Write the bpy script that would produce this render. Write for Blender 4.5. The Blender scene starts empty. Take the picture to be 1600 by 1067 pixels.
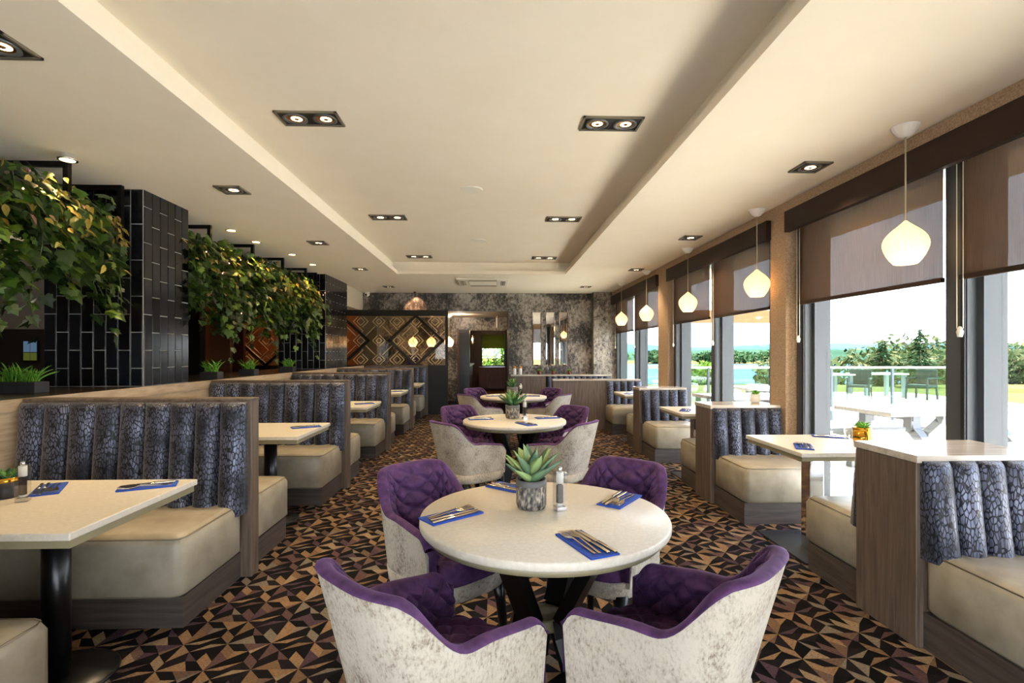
import bpy, math, random
from mathutils import Vector, Matrix
rnd = random.Random(7)
sc = bpy.context.scene
C = sc.collection
PI = math.pi
# ------------------------------------------------------------------ camera, world, sun, exposure
F_PX, CAM_H, VPX, HOR = 800.0, 1.38, 774.0, 551.0
cam_d = bpy.data.cameras.new('camera')
cam_d.sensor_width = 36.0
cam_d.lens = 36.0 * F_PX / 1600.0
cam_d.shift_y = (HOR - 533.5) / 1600.0
cam_d.clip_start = 0.05; cam_d.clip_end = 2000
cam = bpy.data.objects.new('camera', cam_d); C.objects.link(cam)
cam.location = (0, 0, CAM_H)
cam.rotation_euler = (PI / 2, 0, -math.atan((800 - VPX) / F_PX))
sc.camera = cam
sc.view_settings.view_transform = 'Standard'
sc.view_settings.look = 'None'
sc.view_settings.gamma = 1.0
sc.view_settings.use_curve_mapping = False
sc.view_settings.exposure = 1.48
SKY_STRENGTH = 3.6
SUN_STRENGTH = 15.0
W = bpy.data.worlds.new('world'); sc.world = W; W.use_nodes = True
wn = W.node_tree.nodes; wl = W.node_tree.links
bg = wn['Background']; bg.inputs['Strength'].default_value = SKY_STRENGTH
tc = wn.new('ShaderNodeTexCoord'); sp = wn.new('ShaderNodeSeparateXYZ'); rp = wn.new('ShaderNodeValToRGB')
wl.new(tc.outputs['Generated'], sp.inputs[0]); wl.new(sp.outputs['Z'], rp.inputs[0]); wl.new(rp.outputs[0], bg.inputs['Color'])
rp.color_ramp.elements[0].position = 0.0; rp.color_ramp.elements[0].color = (0.93, 0.95, 1.0, 1)
rp.color_ramp.elements[1].position = 0.7; rp.color_ramp.elements[1].color = (0.50, 0.66, 1.0, 1)
sun_d = bpy.data.lights.new('sun', 'SUN'); sun_d.energy = SUN_STRENGTH; sun_d.angle = 0.01; sun_d.color = (1.0, 0.95, 0.86)
sun = bpy.data.objects.new('sun', sun_d); C.objects.link(sun)
sun.location = (20, 12, 25)
sun.rotation_euler = Vector((0.55, 0.25, 1.0)).to_track_quat('Z', 'Y').to_euler()
DOWN_W, PEND_W = 27.0, 0.42          # downlight and pendant wattage
WARM = (1.0, 0.74, 0.42)

# ------------------------------------------------------------------ materials
def lin(c):
    if isinstance(c, str):
        c = [int(c[i:i + 2], 16) / 255 for i in (0, 2, 4)]
        c = [x / 12.92 if x <= 0.04045 else ((x + 0.055) / 1.055) ** 2.4 for x in c]
    return (c[0], c[1], c[2], 1.0)
MATS = {}
def new_mat(name):
    m = bpy.data.materials.new(name); m.use_nodes = True
    MATS[name] = m
    nt = m.node_tree
    return m, nt, nt.nodes['Principled BSDF']
def mat(name, col, rough=0.5, metal=0.0, spec=0.5, emit=None, estr=0.0, sheen=0.0, trans=0.0, coat=0.0):
    m, nt, b = new_mat(name)
    b.inputs['Base Color'].default_value = lin(col)
    b.inputs['Roughness'].default_value = rough
    b.inputs['Metallic'].default_value = metal
    b.inputs['Specular IOR Level'].default_value = spec
    b.inputs['Sheen Weight'].default_value = sheen
    b.inputs['Coat Weight'].default_value = coat
    b.inputs['Transmission Weight'].default_value = trans
    if emit:
        b.inputs['Emission Color'].default_value = lin(emit); b.inputs['Emission Strength'].default_value = estr
    return m
def coords(nt, scale=(1, 1, 1), rand=True, rot=(0, 0, 0)):
    n = nt.nodes; l = nt.links
    t = n.new('ShaderNodeTexCoord'); mp = n.new('ShaderNodeMapping')
    mp.inputs['Scale'].default_value = scale; mp.inputs['Rotation'].default_value = rot
    if rand:
        oi = n.new('ShaderNodeObjectInfo'); mu = n.new('ShaderNodeMath'); mu.operation = 'MULTIPLY'; mu.inputs[1].default_value = 37.0
        ad = n.new('ShaderNodeVectorMath'); ad.operation = 'ADD'
        l.new(oi.outputs['Random'], mu.inputs[0]); l.new(t.outputs['Object'], ad.inputs[0]); l.new(mu.outputs[0], ad.inputs[1])
        l.new(ad.outputs[0], mp.inputs[0])
    else:
        l.new(t.outputs['Object'], mp.inputs[0])
    return mp.outputs[0]
def ramp(nt, src, stops, interp='LINEAR'):
    r = nt.nodes.new('ShaderNodeValToRGB'); r.color_ramp.interpolation = interp
    e = r.color_ramp.elements
    while len(e) < len(stops): e.new(0.5)
    for i, (p, c) in enumerate(stops):
        e[i].position = p; e[i].color = lin(c)
    nt.links.new(src, r.inputs[0]); return r.outputs[0]
def noise(nt, vec, scale, detail=4, rough=0.55, dist=0.0):
    n = nt.nodes.new('ShaderNodeTexNoise'); n.inputs['Scale'].default_value = scale; n.inputs['Detail'].default_value = detail
    n.inputs['Roughness'].default_value = rough; n.inputs['Distortion'].default_value = dist
    nt.links.new(vec, n.inputs['Vector']); return n.outputs['Fac']
def bump(nt, b, src, strength=0.2, dist=0.01):
    n = nt.nodes.new('ShaderNodeBump'); n.inputs['Strength'].default_value = strength; n.inputs['Distance'].default_value = dist
    nt.links.new(src, n.inputs['Height']); nt.links.new(n.outputs[0], b.inputs['Normal'])
def mixc(nt, fac, a, b, mode='MIX'):
    n = nt.nodes.new('ShaderNodeMix'); n.data_type = 'RGBA'; n.blend_type = mode
    if isinstance(fac, float): n.inputs[0].default_value = fac
    else: nt.links.new(fac, n.inputs[0])
    for i, v in ((6, a), (7, b)):
        if isinstance(v, (str, tuple)): n.inputs[i].default_value = lin(v)
        else: nt.links.new(v, n.inputs[i])
    return n.outputs[2]
def mat_noise(name, stops, scale, stretch=(1, 1, 1), rough=0.5, bumps=0.0, detail=5, spec=0.5, metal=0.0, rand=True, sheen=0.0, nrough=0.55, dist=0.0):
    m, nt, b = new_mat(name)
    v = coords(nt, stretch, rand)
    f = noise(nt, v, scale, detail, nrough, dist)
    nt.links.new(ramp(nt, f, stops), b.inputs['Base Color'])
    b.inputs['Roughness'].default_value = rough; b.inputs['Specular IOR Level'].default_value = spec
    b.inputs['Metallic'].default_value = metal; b.inputs['Sheen Weight'].default_value = sheen
    if bumps: bump(nt, b, f, bumps)
    return m

mat_noise('ceiling_paint', [(0.3, 'f2e7d2'), (0.7, 'f5ebd8')], 3, rough=0.9, spec=0.2)
mat_noise('wood', [(0.25, '42362e'), (0.5, '625346'), (0.75, '776657')], 6, (9, 9, 0.5), rough=0.42, bumps=0.08, dist=0.6)
mat_noise('wood_light', [(0.25, '8d7c68'), (0.5, 'a8967f'), (0.75, 'b8a790')], 6, (0.8, 0.8, 8), rough=0.45, bumps=0.05)
mat_noise('wood_top_glare', [(0.25, 'a59a8b'), (0.6, 'c4baac')], 6, (0.6, 6, 6), rough=0.15)  # paler than the booth wood: window glare put into the colour
mat_noise('wood_plinth', [(0.25, '332b26'), (0.5, '4c423b'), (0.75, '5c5149')], 6, (0.5, 0.5, 8), rough=0.45)
mat_noise('dark_top', [(0.3, '2a211c'), (0.7, '3b2f28')], 6, (6, 0.5, 6), rough=0.25)
mat_noise('leather', [(0.25, '8a806c'), (0.5, '9f9580'), (0.8, 'b0a691')], 7, rough=0.42, bumps=0.05)
mat('leather_dark', '857a66', 0.5)
mat('black_metal', '0c0c0d', 0.35, 0.3)
mat('black_satin', '09090a', 0.28)
mat('black_paint', '141416', 0.5)
mat('alu', '44494e', 0.45, 0.0)
mat('alu_dark', '2a2c2e', 0.4, 0.4)
mat('chrome', 'e8e8ea', 0.08, 1.0)
mat('steel', 'd8cbb4', 0.18, 1.0)
mat('gold', 'd9a13a', 0.16, 1.0)
mat('copper', '6b4634', 0.35, 0.8)
mat('white_edge', 'ece6da', 0.35)
mat('olive_edge', '8c8264', 0.45)
mat('white_plastic', 'ece6d6', 0.5)
mat('grille', 'b4a98f', 0.6)
mat('white_ceramic', 'e9e4dc', 0.25)
mat('mirror', 'f2f2f2', 0.02, 1.0)
mat('grout', 'b9b6ae', 0.8)
mat('soil', '2b2018', 0.9)
mat('brown_fascia', '2c1b14', 0.6, spec=0.3)
mat('stem', '39451c', 0.7)
mat('rust', '8a5a3c', 0.6)
mat('rust_dark', '5a2115', 0.6)
mat('dark_wall', '231d1a', 0.8)
mat('grey_wall', '8a8580', 0.85)
mat('pillar_grey', '8d8a80', 0.85)
mat('cream_wall', 'd9ccb4', 0.9)
mat('orange_cap', 'd98a1f', 0.5)
mat('timber', '8a5a2a', 0.6)
mat('soffit', 'b09a80', 0.8)
mat('outdoor_grey', '6a6e70', 0.6)
mat('outdoor_top', '9a968e', 0.5)
mat('rattan', '1c211e', 0.8)
mat('galv', '6d6f70', 0.5, 0.6)
mat('pink_light', 'ffb0a0', 0.5, emit='ff9a80', estr=6)
mat('bulb', 'ffffff', 0.5, emit='ffd29a', estr=4)
mat('lamp_copper', 'b9895a', 0.25, 0.9)
mat('pepper', '2a1a12', 0.8)
mat('salt', 'e4e0d8', 0.8)
m_, nt_, b_ = new_mat('green_cloth')
b_.inputs['Base Color'].default_value = lin('6a7218')
tl_ = nt_.nodes.new('ShaderNodeBsdfTranslucent'); tl_.inputs[0].default_value = lin('7c8020'); mx_ = nt_.nodes.new('ShaderNodeMixShader'); mx_.inputs[0].default_value = 0.5
nt_.links.new(b_.outputs[0], mx_.inputs[1]); nt_.links.new(tl_.outputs[0], mx_.inputs[2]); nt_.links.new(mx_.outputs[0], nt_.nodes['Material Output'].inputs[0])
mat('bronze_frame', '7d7462', 0.5, 0.2)
mat('purple_card', '3a2a6a', 0.6)
mat('pane_sky_glow', '0c1016', 0.4, emit='8fb4dd', estr=0.10)  # emission stands in for sky seen in the small window
mat('pane_grass_glow', '0c0e08', 0.4, emit='9aa84a', estr=0.08)  # emission stands in for grass seen in the small window
mat('fret_gold', 'd9c79a', 0.45, 0.2)
mat('pole_white', 'dcdcd8', 0.6)

def glass_mat(name, tint, gloss=0.06, rough=0.0):
    m, nt, b = new_mat(name)
    nt.nodes.remove(b)
    t = nt.nodes.new('ShaderNodeBsdfTransparent'); t.inputs[0].default_value = lin(tint)
    g = nt.nodes.new('ShaderNodeBsdfGlossy'); g.inputs['Roughness'].default_value = rough
    mx = nt.nodes.new('ShaderNodeMixShader'); mx.inputs[0].default_value = gloss
    nt.links.new(t.outputs[0], mx.inputs[1]); nt.links.new(g.outputs[0], mx.inputs[2])
    nt.links.new(mx.outputs[0], nt.nodes['Material Output'].inputs[0]); return m
glass_mat('glass', (0.97, 0.985, 0.98), 0.05)
glass_mat('glass_green', (0.72, 0.9, 0.84), 0.06)
glass_mat('acrylic', (0.93, 0.94, 0.94), 0.14, 0.03)
glass_mat('bronze_glass', (0.92, 0.86, 0.78), 0.03, 0.02)

# roller blind cloth: open weave, lets part of the view through
m, nt, b = new_mat('blind_cloth')
v = coords(nt, (1, 30, 0.6), False)
f = noise(nt, v, 9, 3)
b.inputs['Roughness'].default_value = 0.9; b.inputs['Specular IOR Level'].default_value = 0.1
nt.links.new(ramp(nt, f, [(0.3, '3a2a20'), (0.7, '5b4434')]), b.inputs['Base Color'])
tr = nt.nodes.new('ShaderNodeBsdfTransparent'); tl = nt.nodes.new('ShaderNodeBsdfTranslucent'); tl.inputs[0].default_value = lin('7a6450')
m1 = nt.nodes.new('ShaderNodeMixShader'); m1.inputs[0].default_value = 0.25
m2 = nt.nodes.new('ShaderNodeMixShader')
mr = nt.nodes.new('ShaderNodeMapRange'); mr.inputs['From Min'].default_value = 0.3; mr.inputs['From Max'].default_value = 0.7
mr.inputs['To Min'].default_value = 0.12; mr.inputs['To Max'].default_value = 0.20
nt.links.new(f, mr.inputs['Value']); nt.links.new(mr.outputs[0], m2.inputs[0])
nt.links.new(b.outputs[0], m1.inputs[1]); nt.links.new(tl.outputs[0], m1.inputs[2])
nt.links.new(m1.outputs[0], m2.inputs[1]); nt.links.new(tr.outputs[0], m2.inputs[2])
nt.links.new(m2.outputs[0], nt.nodes['Material Output'].inputs[0])

# porcelain pendant shade: thin, glows from its lamp
m, nt, b = new_mat('porcelain')
b.inputs['Base Color'].default_value = lin('f4e6cc'); b.inputs['Roughness'].default_value = 0.4
tl = nt.nodes.new('ShaderNodeBsdfTranslucent'); tl.inputs[0].default_value = lin('fff0d4')
m1 = nt.nodes.new('ShaderNodeMixShader'); m1.inputs[0].default_value = 0.5
nt.links.new(b.outputs[0], m1.inputs[1]); nt.links.new(tl.outputs[0], m1.inputs[2])
nt.links.new(m1.outputs[0], nt.nodes['Material Output'].inputs[0])

# wallpaper of the far wall: dark ground, pale mottled foil
m, nt, b = new_mat('wallpaper')
v = coords(nt, (1, 1, 1), False); v2 = coords(nt, (1.0, 1.0, 0.75), False)
fa = noise(nt, v, 1.7, 3, 0.5); fb = noise(nt, v2, 16, 10, 0.82)
mm = nt.nodes.new('ShaderNodeMath'); mm.operation = 'MULTIPLY_ADD'; mm.inputs[1].default_value = 0.55
nt.links.new(fa, mm.inputs[0]); nt.links.new(fb, mm.inputs[2])
nt.links.new(ramp(nt, mm.outputs[0], [(0.61, '191819'), (0.73, '45403d'), (0.84, '9b9288'), (0.98, 'c2baad')]), b.inputs['Base Color'])
b.inputs['Roughness'].default_value = 0.42
# brown textured paper of the window wall
mat_noise('pier_paper', [(0.35, 'a5896c'), (0.65, 'c9ad90')], 90, rough=0.8, bumps=0.4, detail=3, rand=False)
# tiles
m, nt, b = new_mat('tile')
oi = nt.nodes.new('ShaderNodeObjectInfo')
nt.links.new(ramp(nt, oi.outputs['Random'], [(0.0, '0e1015'), (0.5, '15181e'), (1.0, '1f232b')]), b.inputs['Base Color'])
b.inputs['Roughness'].default_value = 0.14
# booth fabric: silvery blue cells between black cracks
m, nt, b = new_mat('fabric')
v = coords(nt, (1, 1, 0.38), True)
vo = nt.nodes.new('ShaderNodeTexVoronoi'); vo.feature = 'DISTANCE_TO_EDGE'; vo.inputs['Scale'].default_value = 76; vo.inputs['Randomness'].default_value = 0.85
nz = nt.nodes.new('ShaderNodeTexNoise'); nz.inputs['Scale'].default_value = 38; nz.inputs['Detail'].default_value = 1
nt.links.new(v, nz.inputs['Vector'])
mv = nt.nodes.new('ShaderNodeVectorMath'); mv.operation = 'MULTIPLY_ADD'; mv.inputs[1].default_value = (0.006, 0.006, 0.006)
nt.links.new(nz.outputs['Color'], mv.inputs[0]); nt.links.new(v, mv.inputs[2]); nt.links.new(mv.outputs[0], vo.inputs['Vector'])
big = noise(nt, coords(nt, (1, 1, 1), True), 5, 3)
cell = mixc(nt, ramp(nt, big, [(0.35, (0, 0, 0)), (0.65, (1, 1, 1))]), '1f2230', '6a6e82')
edge = ramp(nt, vo.outputs['Distance'], [(0.07, (0, 0, 0)), (0.15, (1, 1, 1))])
nt.links.new(mixc(nt, edge, '090911', cell), b.inputs['Base Color'])
b.inputs['Roughness'].default_value = 0.36; b.inputs['Metallic'].default_value = 0.45; b.inputs['Sheen Weight'].default_value = 0.2
bump(nt, b, edge, 0.35, 0.003)
# velvet
def velvet(name, a, c):
    m, nt, b = new_mat(name)
    v = coords(nt, (1, 1, 1), True)
    f = noise(nt, v, 22, 5, 0.6)
    nt.links.new(ramp(nt, f, [(0.3, a), (0.7, c)]), b.inputs['Base Color'])
    b.inputs['Roughness'].default_value = 0.7; b.inputs['Sheen Weight'].default_value = 0.5
    b.inputs['Sheen Roughness'].default_value = 0.35; b.inputs['Sheen Tint'].default_value = lin('a888bc'); b.inputs['Specular IOR Level'].default_value = 0.2
velvet('velvet', '382041', '5a3a62')
# mottled cream chair fabric
m, nt, b = new_mat('shell_fabric')
v = coords(nt, (1, 1, 1), True)
fa = noise(nt, v, 9, 2); fb = noise(nt, coords(nt, (1.6, 1.6, 0.9), True), 75, 6, 0.7)
mm = nt.nodes.new('ShaderNodeMath'); mm.operation = 'MULTIPLY_ADD'; mm.inputs[1].default_value = 0.5
nt.links.new(fa, mm.inputs[0]); nt.links.new(fb, mm.inputs[2])
nt.links.new(ramp(nt, mm.outputs[0], [(0.64, 'b8af9f'), (0.78, 'aba191'), (0.90, '867a6b'), (1.0, '706557')]), b.inputs['Base Color'])
b.inputs['Roughness'].default_value = 0.85; b.inputs['Specular IOR Level'].default_value = 0.2
bump(nt, b, fb, 0.2, 0.004)
# quartz table top
m, nt, b = new_mat('quartz')
v = coords(nt, (1, 1, 1), True)
fa = noise(nt, v, 60, 6, 0.75)
nt.links.new(ramp(nt, fa, [(0.35, 'c9c0ae'), (0.55, 'd3cab9'), (0.75, 'dfd8ca')]), b.inputs['Base Color'])
b.inputs['Roughness'].default_value = 0.36; b.inputs['Specular IOR Level'].default_value = 0.35
# carpet: printed colour per patch from the mesh plus worn pile
m, nt, b = new_mat('carpet')
at = nt.nodes.new('ShaderNodeAttribute'); at.attribute_name = 'patch'
v = coords(nt, (1, 1, 1), False)
fa = noise(nt, v, 9, 3); fb = noise(nt, coords(nt, (1, 2.2, 1), False, (0, 0, 0.5)), 70, 5, 0.8)
tint = ramp(nt, fa, [(0.35, '6a4a58'), (0.5, 'c8a27c'), (0.68, 'a8a298')])
t1 = mixc(nt, at.outputs['Fac'], at.outputs['Color'], tint, 'MULTIPLY')
pile = ramp(nt, fb, [(0.30, (0.25, 0.24, 0.25)), (0.5, (0.95, 0.95, 0.95)), (0.72, (1.5, 1.45, 1.4))])
nt.links.new(mixc(nt, 1.0, at.outputs['Color'], pile, 'MULTIPLY'), b.inputs['Base Color'])
b.inputs['Roughness'].default_value = 0.95; b.inputs['Specular IOR Level'].default_value = 0.1
bump(nt, b, fb, 0.4, 0.006)
# napkin
mat_noise('napkin', [(0.3, '1c3f9a'), (0.7, '2a55b8')], 60, rough=0.8)
# leaves
def leaf_mat(name, stops, rough=0.45):
    m, nt, b = new_mat(name)
    oi = nt.nodes.new('ShaderNodeObjectInfo'); g = nt.nodes.new('ShaderNodeNewGeometry')
    ad = nt.nodes.new('ShaderNodeMath'); ad.operation = 'ADD'; fr = nt.nodes.new('ShaderNodeMath'); fr.operation = 'FRACT'
    nt.links.new(oi.outputs['Random'], ad.inputs[0]); nt.links.new(g.outputs['Random Per Island'], ad.inputs[1]); nt.links.new(ad.outputs[0], fr.inputs[0])
    nt.links.new(ramp(nt, fr.outputs[0], stops), b.inputs['Base Color']); b.inputs['Roughness'].default_value = rough
    if rough > 0.6: b.inputs['Specular IOR Level'].default_value = 0.03
leaf_mat('ivy_leaf', [(0.0, '1a2c0e'), (0.5, '2f4a18'), (0.85, '47661d'), (1.0, '728a24')])
leaf_mat('striped_leaf', [(0.0, '7a6a22'), (0.4, 'a58a34'), (0.75, 'd0b860'), (1.0, '7b4a4a')])
leaf_mat('agave_leaf', [(0.0, '56755a'), (0.45, '76936a'), (0.75, '9fb56a'), (1.0, 'bccd6a')], 0.4)
leaf_mat('dark_agave', [(0.0, '234a30'), (0.6, '3c6b3c'), (1.0, '6d9440')], 0.4)
leaf_mat('grass_leaf', [(0.0, '3f7a1c'), (0.5, '5fa02a'), (1.0, '86c440')])
leaf_mat('bush_leaf', [(0.0, '223213'), (0.5, '384420'), (0.8, '50522e'), (1.0, '605c3e')], 0.7)
leaf_mat('conifer_leaf', [(0.0, '1c321a'), (0.6, '2c4424'), (1.0, '445a32')], 0.7)
leaf_mat('bright_bush', [(0.0, '2c4a0e'), (0.5, '4a6a18'), (1.0, '708a30')], 0.7)
mat_noise('pot_stone', [(0.35, '2a2826'), (0.5, '6b645c'), (0.65, 'b3a793')], 70, (1, 1, 0.5), rough=0.7, bumps=0.5)
mat('pot_rim', '5b5a58', 0.5)
mat('pot_dark', '2b2b2c', 0.5)
# outdoors
mat_noise('paving', [(0.3, 'ddd7cb'), (0.7, 'e8e3d9')], 4, rough=0.8, rand=False, spec=0.0)
mat_noise('grass_ground', [(0.3, '343d1c'), (0.55, '5e5436'), (0.75, '71633f')], 0.12, rough=0.9, rand=False, spec=0.0)
mat('lake', '465e6c', 1.0, spec=0.0)
mat_noise('hill', [(0.3, '1f3327'), (0.7, '364c3c')], 0.03, rough=0.95, rand=False, spec=0.0)
mat_noise('hill_far', [(0.3, '2f4a58'), (0.7, '42606e')], 0.01, rough=0.95, rand=False, spec=0.0)
mat_noise('floor_wood', [(0.3, '8a4a20'), (0.7, 'b06a30')], 5, (0.5, 6, 1), rough=0.12, rand=False)
mat_noise('wood_red', [(0.3, '3a1a10'), (0.7, '5e2c18')], 5, (6, 6, 0.5), rough=0.4, rand=False)
mat('yellow_ceiling', 'a58a3a', 0.8)

# ------------------------------------------------------------------ mesh helpers
class MB:
    def __init__(s): s.v = []; s.f = []; s.sm = []
    def add(s, vs, fs, smooth=False):
        o = len(s.v); s.v += [tuple(p) for p in vs]
        for f in fs: s.f.append(tuple(i + o for i in f)); s.sm.append(smooth)
        return s
    def box(s, x0, x1, y0, y1, z0, z1):
        vs = [(x, y, z) for z in (z0, z1) for y in (y0, y1) for x in (x0, x1)]
        return s.add(vs, [(0, 2, 3, 1), (4, 5, 7, 6), (0, 1, 5, 4), (2, 6, 7, 3), (0, 4, 6, 2), (1, 3, 7, 5)])
    def cbox(s, x0, x1, y0, y1, z0, z1, r):
        """box with chamfered edges (two-step round)"""
        pts = []
        def ring(z, i):
            k = r
            a, b_, c, d = x0 + i, x1 - i, y0 + i, y1 - i
            q = k * 0.3
            return [(a + k, c, z), (b_ - k, c, z), (b_ - q, c + q, z), (b_, c + k, z), (b_, d - k, z), (b_ - q, d - q, z), (b_ - k, d, z), (a + k, d, z), (a + q, d - q, z), (a, d - k, z), (a, c + k, z), (a + q, c + q, z)]
        levels = [(z0, r * 0.5), (z0 + r * 0.5, 0), (z1 - r, 0), (z1 - r * 0.3, r * 0.3), (z1, r)]
        for z, i in levels: pts += ring(z, i)
        n = 12; fs = []
        for k in range(len(levels) - 1):
            for j in range(n): fs.append((k * n + j, k * n + (j + 1) % n, (k + 1) * n + (j + 1) % n, (k + 1) * n + j))
        fs.append(tuple(range(n))[::-1]); fs.append(tuple((len(levels) - 1) * n + j for j in range(n)))
        return s.add(pts, fs, True)
    def lathe(s, prof, n=24, cx=0, cy=0, smooth=True, cap=True, rib=None):
        vs = []; fs = []
        for (r, z) in prof:
            for j in range(n):
                a = 2 * PI * j / n; rr = r * (rib(j) if rib else 1)
                vs.append((cx + rr * math.cos(a), cy + rr * math.sin(a), z))
        for k in range(len(prof) - 1):
            for j in range(n): fs.append((k * n + j, k * n + (j + 1) % n, (k + 1) * n + (j + 1) % n, (k + 1) * n + j))
        s.add(vs, fs, smooth)
        if cap:
            o = len(s.v) - len(vs)
            s.f.append(tuple(o + j for j in range(n))[::-1]); s.sm.append(False)
            s.f.append(tuple(o + (len(prof) - 1) * n + j for j in range(n))); s.sm.append(False)
        return s
    def tube(s, pts, r, n=8, smooth=True):
        rs = r if isinstance(r, (list, tuple)) else [r] * len(pts)
        pts = [Vector(p) for p in pts]; vs = []; fs = []
        for i, p in enumerate(pts):
            d = (pts[min(i + 1, len(pts) - 1)] - pts[max(i - 1, 0)]).normalized()
            u = d.orthogonal().normalized() if abs(d.z) < 0.95 else Vector((1, 0, 0)) - d * d.x
            u.normalize(); w = d.cross(u)
            for j in range(n):
                a = 2 * PI * (j + 0.5) / n
                vs.append(p + (u * math.cos(a) + w * math.sin(a)) * rs[i])
        for k in range(len(pts) - 1):
            for j in range(n): fs.append((k * n + j, k * n + (j + 1) % n, (k + 1) * n + (j + 1) % n, (k + 1) * n + j))
        fs.append(tuple(range(n))[::-1]); fs.append(tuple((len(pts) - 1) * n + j for j in range(n)))
        return s.add(vs, fs, smooth)
    def bar(s, p, q, w, t=None):
        """square bar from p to q; w across, t thick"""
        t = t or w; p = Vector(p); q = Vector(q); d = (q - p).normalized()
        up = Vector((0, 0, 1)) if abs(d.z) < 0.9 else Vector((0, 1, 0))
        a = d.cross(up).normalized() * t / 2; b_ = d.cross(a).normalized() * w / 2
        vs = [p - a - b_, p + a - b_, p + a + b_, p - a + b_, q - a - b_, q + a - b_, q + a + b_, q - a + b_]
        return s.add(vs, [(0, 3, 2, 1), (4, 5, 6, 7), (0, 1, 5, 4), (1, 2, 6, 5), (2, 3, 7, 6), (3, 0, 4, 7)])
    def grid(s, fn, nu, nv, smooth=True, flip=False):
        vs = [fn(i / nu, j / nv) for j in range(nv + 1) for i in range(nu + 1)]
        fs = []
        for j in range(nv):
            for i in range(nu):
                a = j * (nu + 1) + i; q = (a, a + 1, a + nu + 2, a + nu + 1)
                fs.append(q[::-1] if flip else q)
        return s.add(vs, fs, smooth)
    def prism(s, poly, z0, z1):
        n = len(poly); vs = [(x, y, z0) for x, y in poly] + [(x, y, z1) for x, y in poly]
        fs = [tuple(range(n))[::-1], tuple(range(n, 2 * n))] + [(i, (i + 1) % n, n + (i + 1) % n, n + i) for i in range(n)]
        return s.add(vs, fs)
    def mesh(s, name, m):
        me = bpy.data.meshes.new(name); me.from_pydata(s.v, [], s.f)
        me.polygons.foreach_set('use_smooth', s.sm)
        if m: me.materials.append(MATS[m])
        me.update(); return me
    def build(s, name, m, parent=None, loc=None):
        o = bpy.data.objects.new(name, s.mesh(name, m)); C.objects.link(o)
        if parent: o.parent = parent
        if loc: o.location = loc
        return o
def tag(o, label=None, cat=None, group=None, kind=None):
    if label: o['label'] = label
    if cat: o['category'] = cat
    if group: o['group'] = group
    if kind: o['kind'] = kind
    return o
def empty(name, loc=(0, 0, 0), rz=0.0, label=None, cat=None, group=None):
    o = bpy.data.objects.new(name, None); C.objects.link(o); o.location = loc; o.rotation_euler = (0, 0, rz); o.empty_display_size = 0.1
    return tag(o, label, cat, group)
def inst(me, name, parent, loc=(0, 0, 0), rot=(0, 0, 0), scale=(1, 1, 1)):
    o = bpy.data.objects.new(name, me); C.objects.link(o); o.parent = parent; o.location = loc; o.rotation_euler = rot; o.scale = scale
    return o
KIDS = {}
def copy_tree(o, parent=None):
    c = o.copy(); C.objects.link(c)
    if parent: c.parent = parent
    for ch in o.children: copy_tree(ch, c)
    return c
def struct(mb, name, m, parent=None):
    o = mb.build(name, m, parent)
    if not parent: o['kind'] = 'structure'
    return o
def bars_join(o, bevel=0.004, seg=2):
    md = o.modifiers.new('bevel', 'BEVEL'); md.width = bevel; md.segments = seg; md.limit_method = 'ANGLE'; return o
def spot(name, loc, target, watts, size=1.2, blend=0.6, col=WARM, parent=None, r=0.03):
    d = bpy.data.lights.new(name, 'SPOT'); d.energy = watts; d.spot_size = size; d.spot_blend = blend; d.color = col; d.shadow_soft_size = r
    o = bpy.data.objects.new(name, d); C.objects.link(o); o.location = loc
    o.rotation_euler = (Vector(loc) - Vector(target)).to_track_quat('Z', 'Y').to_euler()
    if parent: o.parent = parent
    return o
def point(name, loc, watts, col=WARM, r=0.03, parent=None):
    d = bpy.data.lights.new(name, 'POINT'); d.energy = watts; d.color = col; d.shadow_soft_size = r
    o = bpy.data.objects.new(name, d); C.objects.link(o); o.location = loc
    if parent: o.parent = parent
    return o

# ------------------------------------------------------------------ the room shell
YB, YF = -0.9, 11.7          # window wall behind the camera, far wall
XL, XR = -2.88, 2.62         # ledge face, inner face of the window wall
ZC, ZL, ZU = 2.74, 2.80, 2.96
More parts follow.
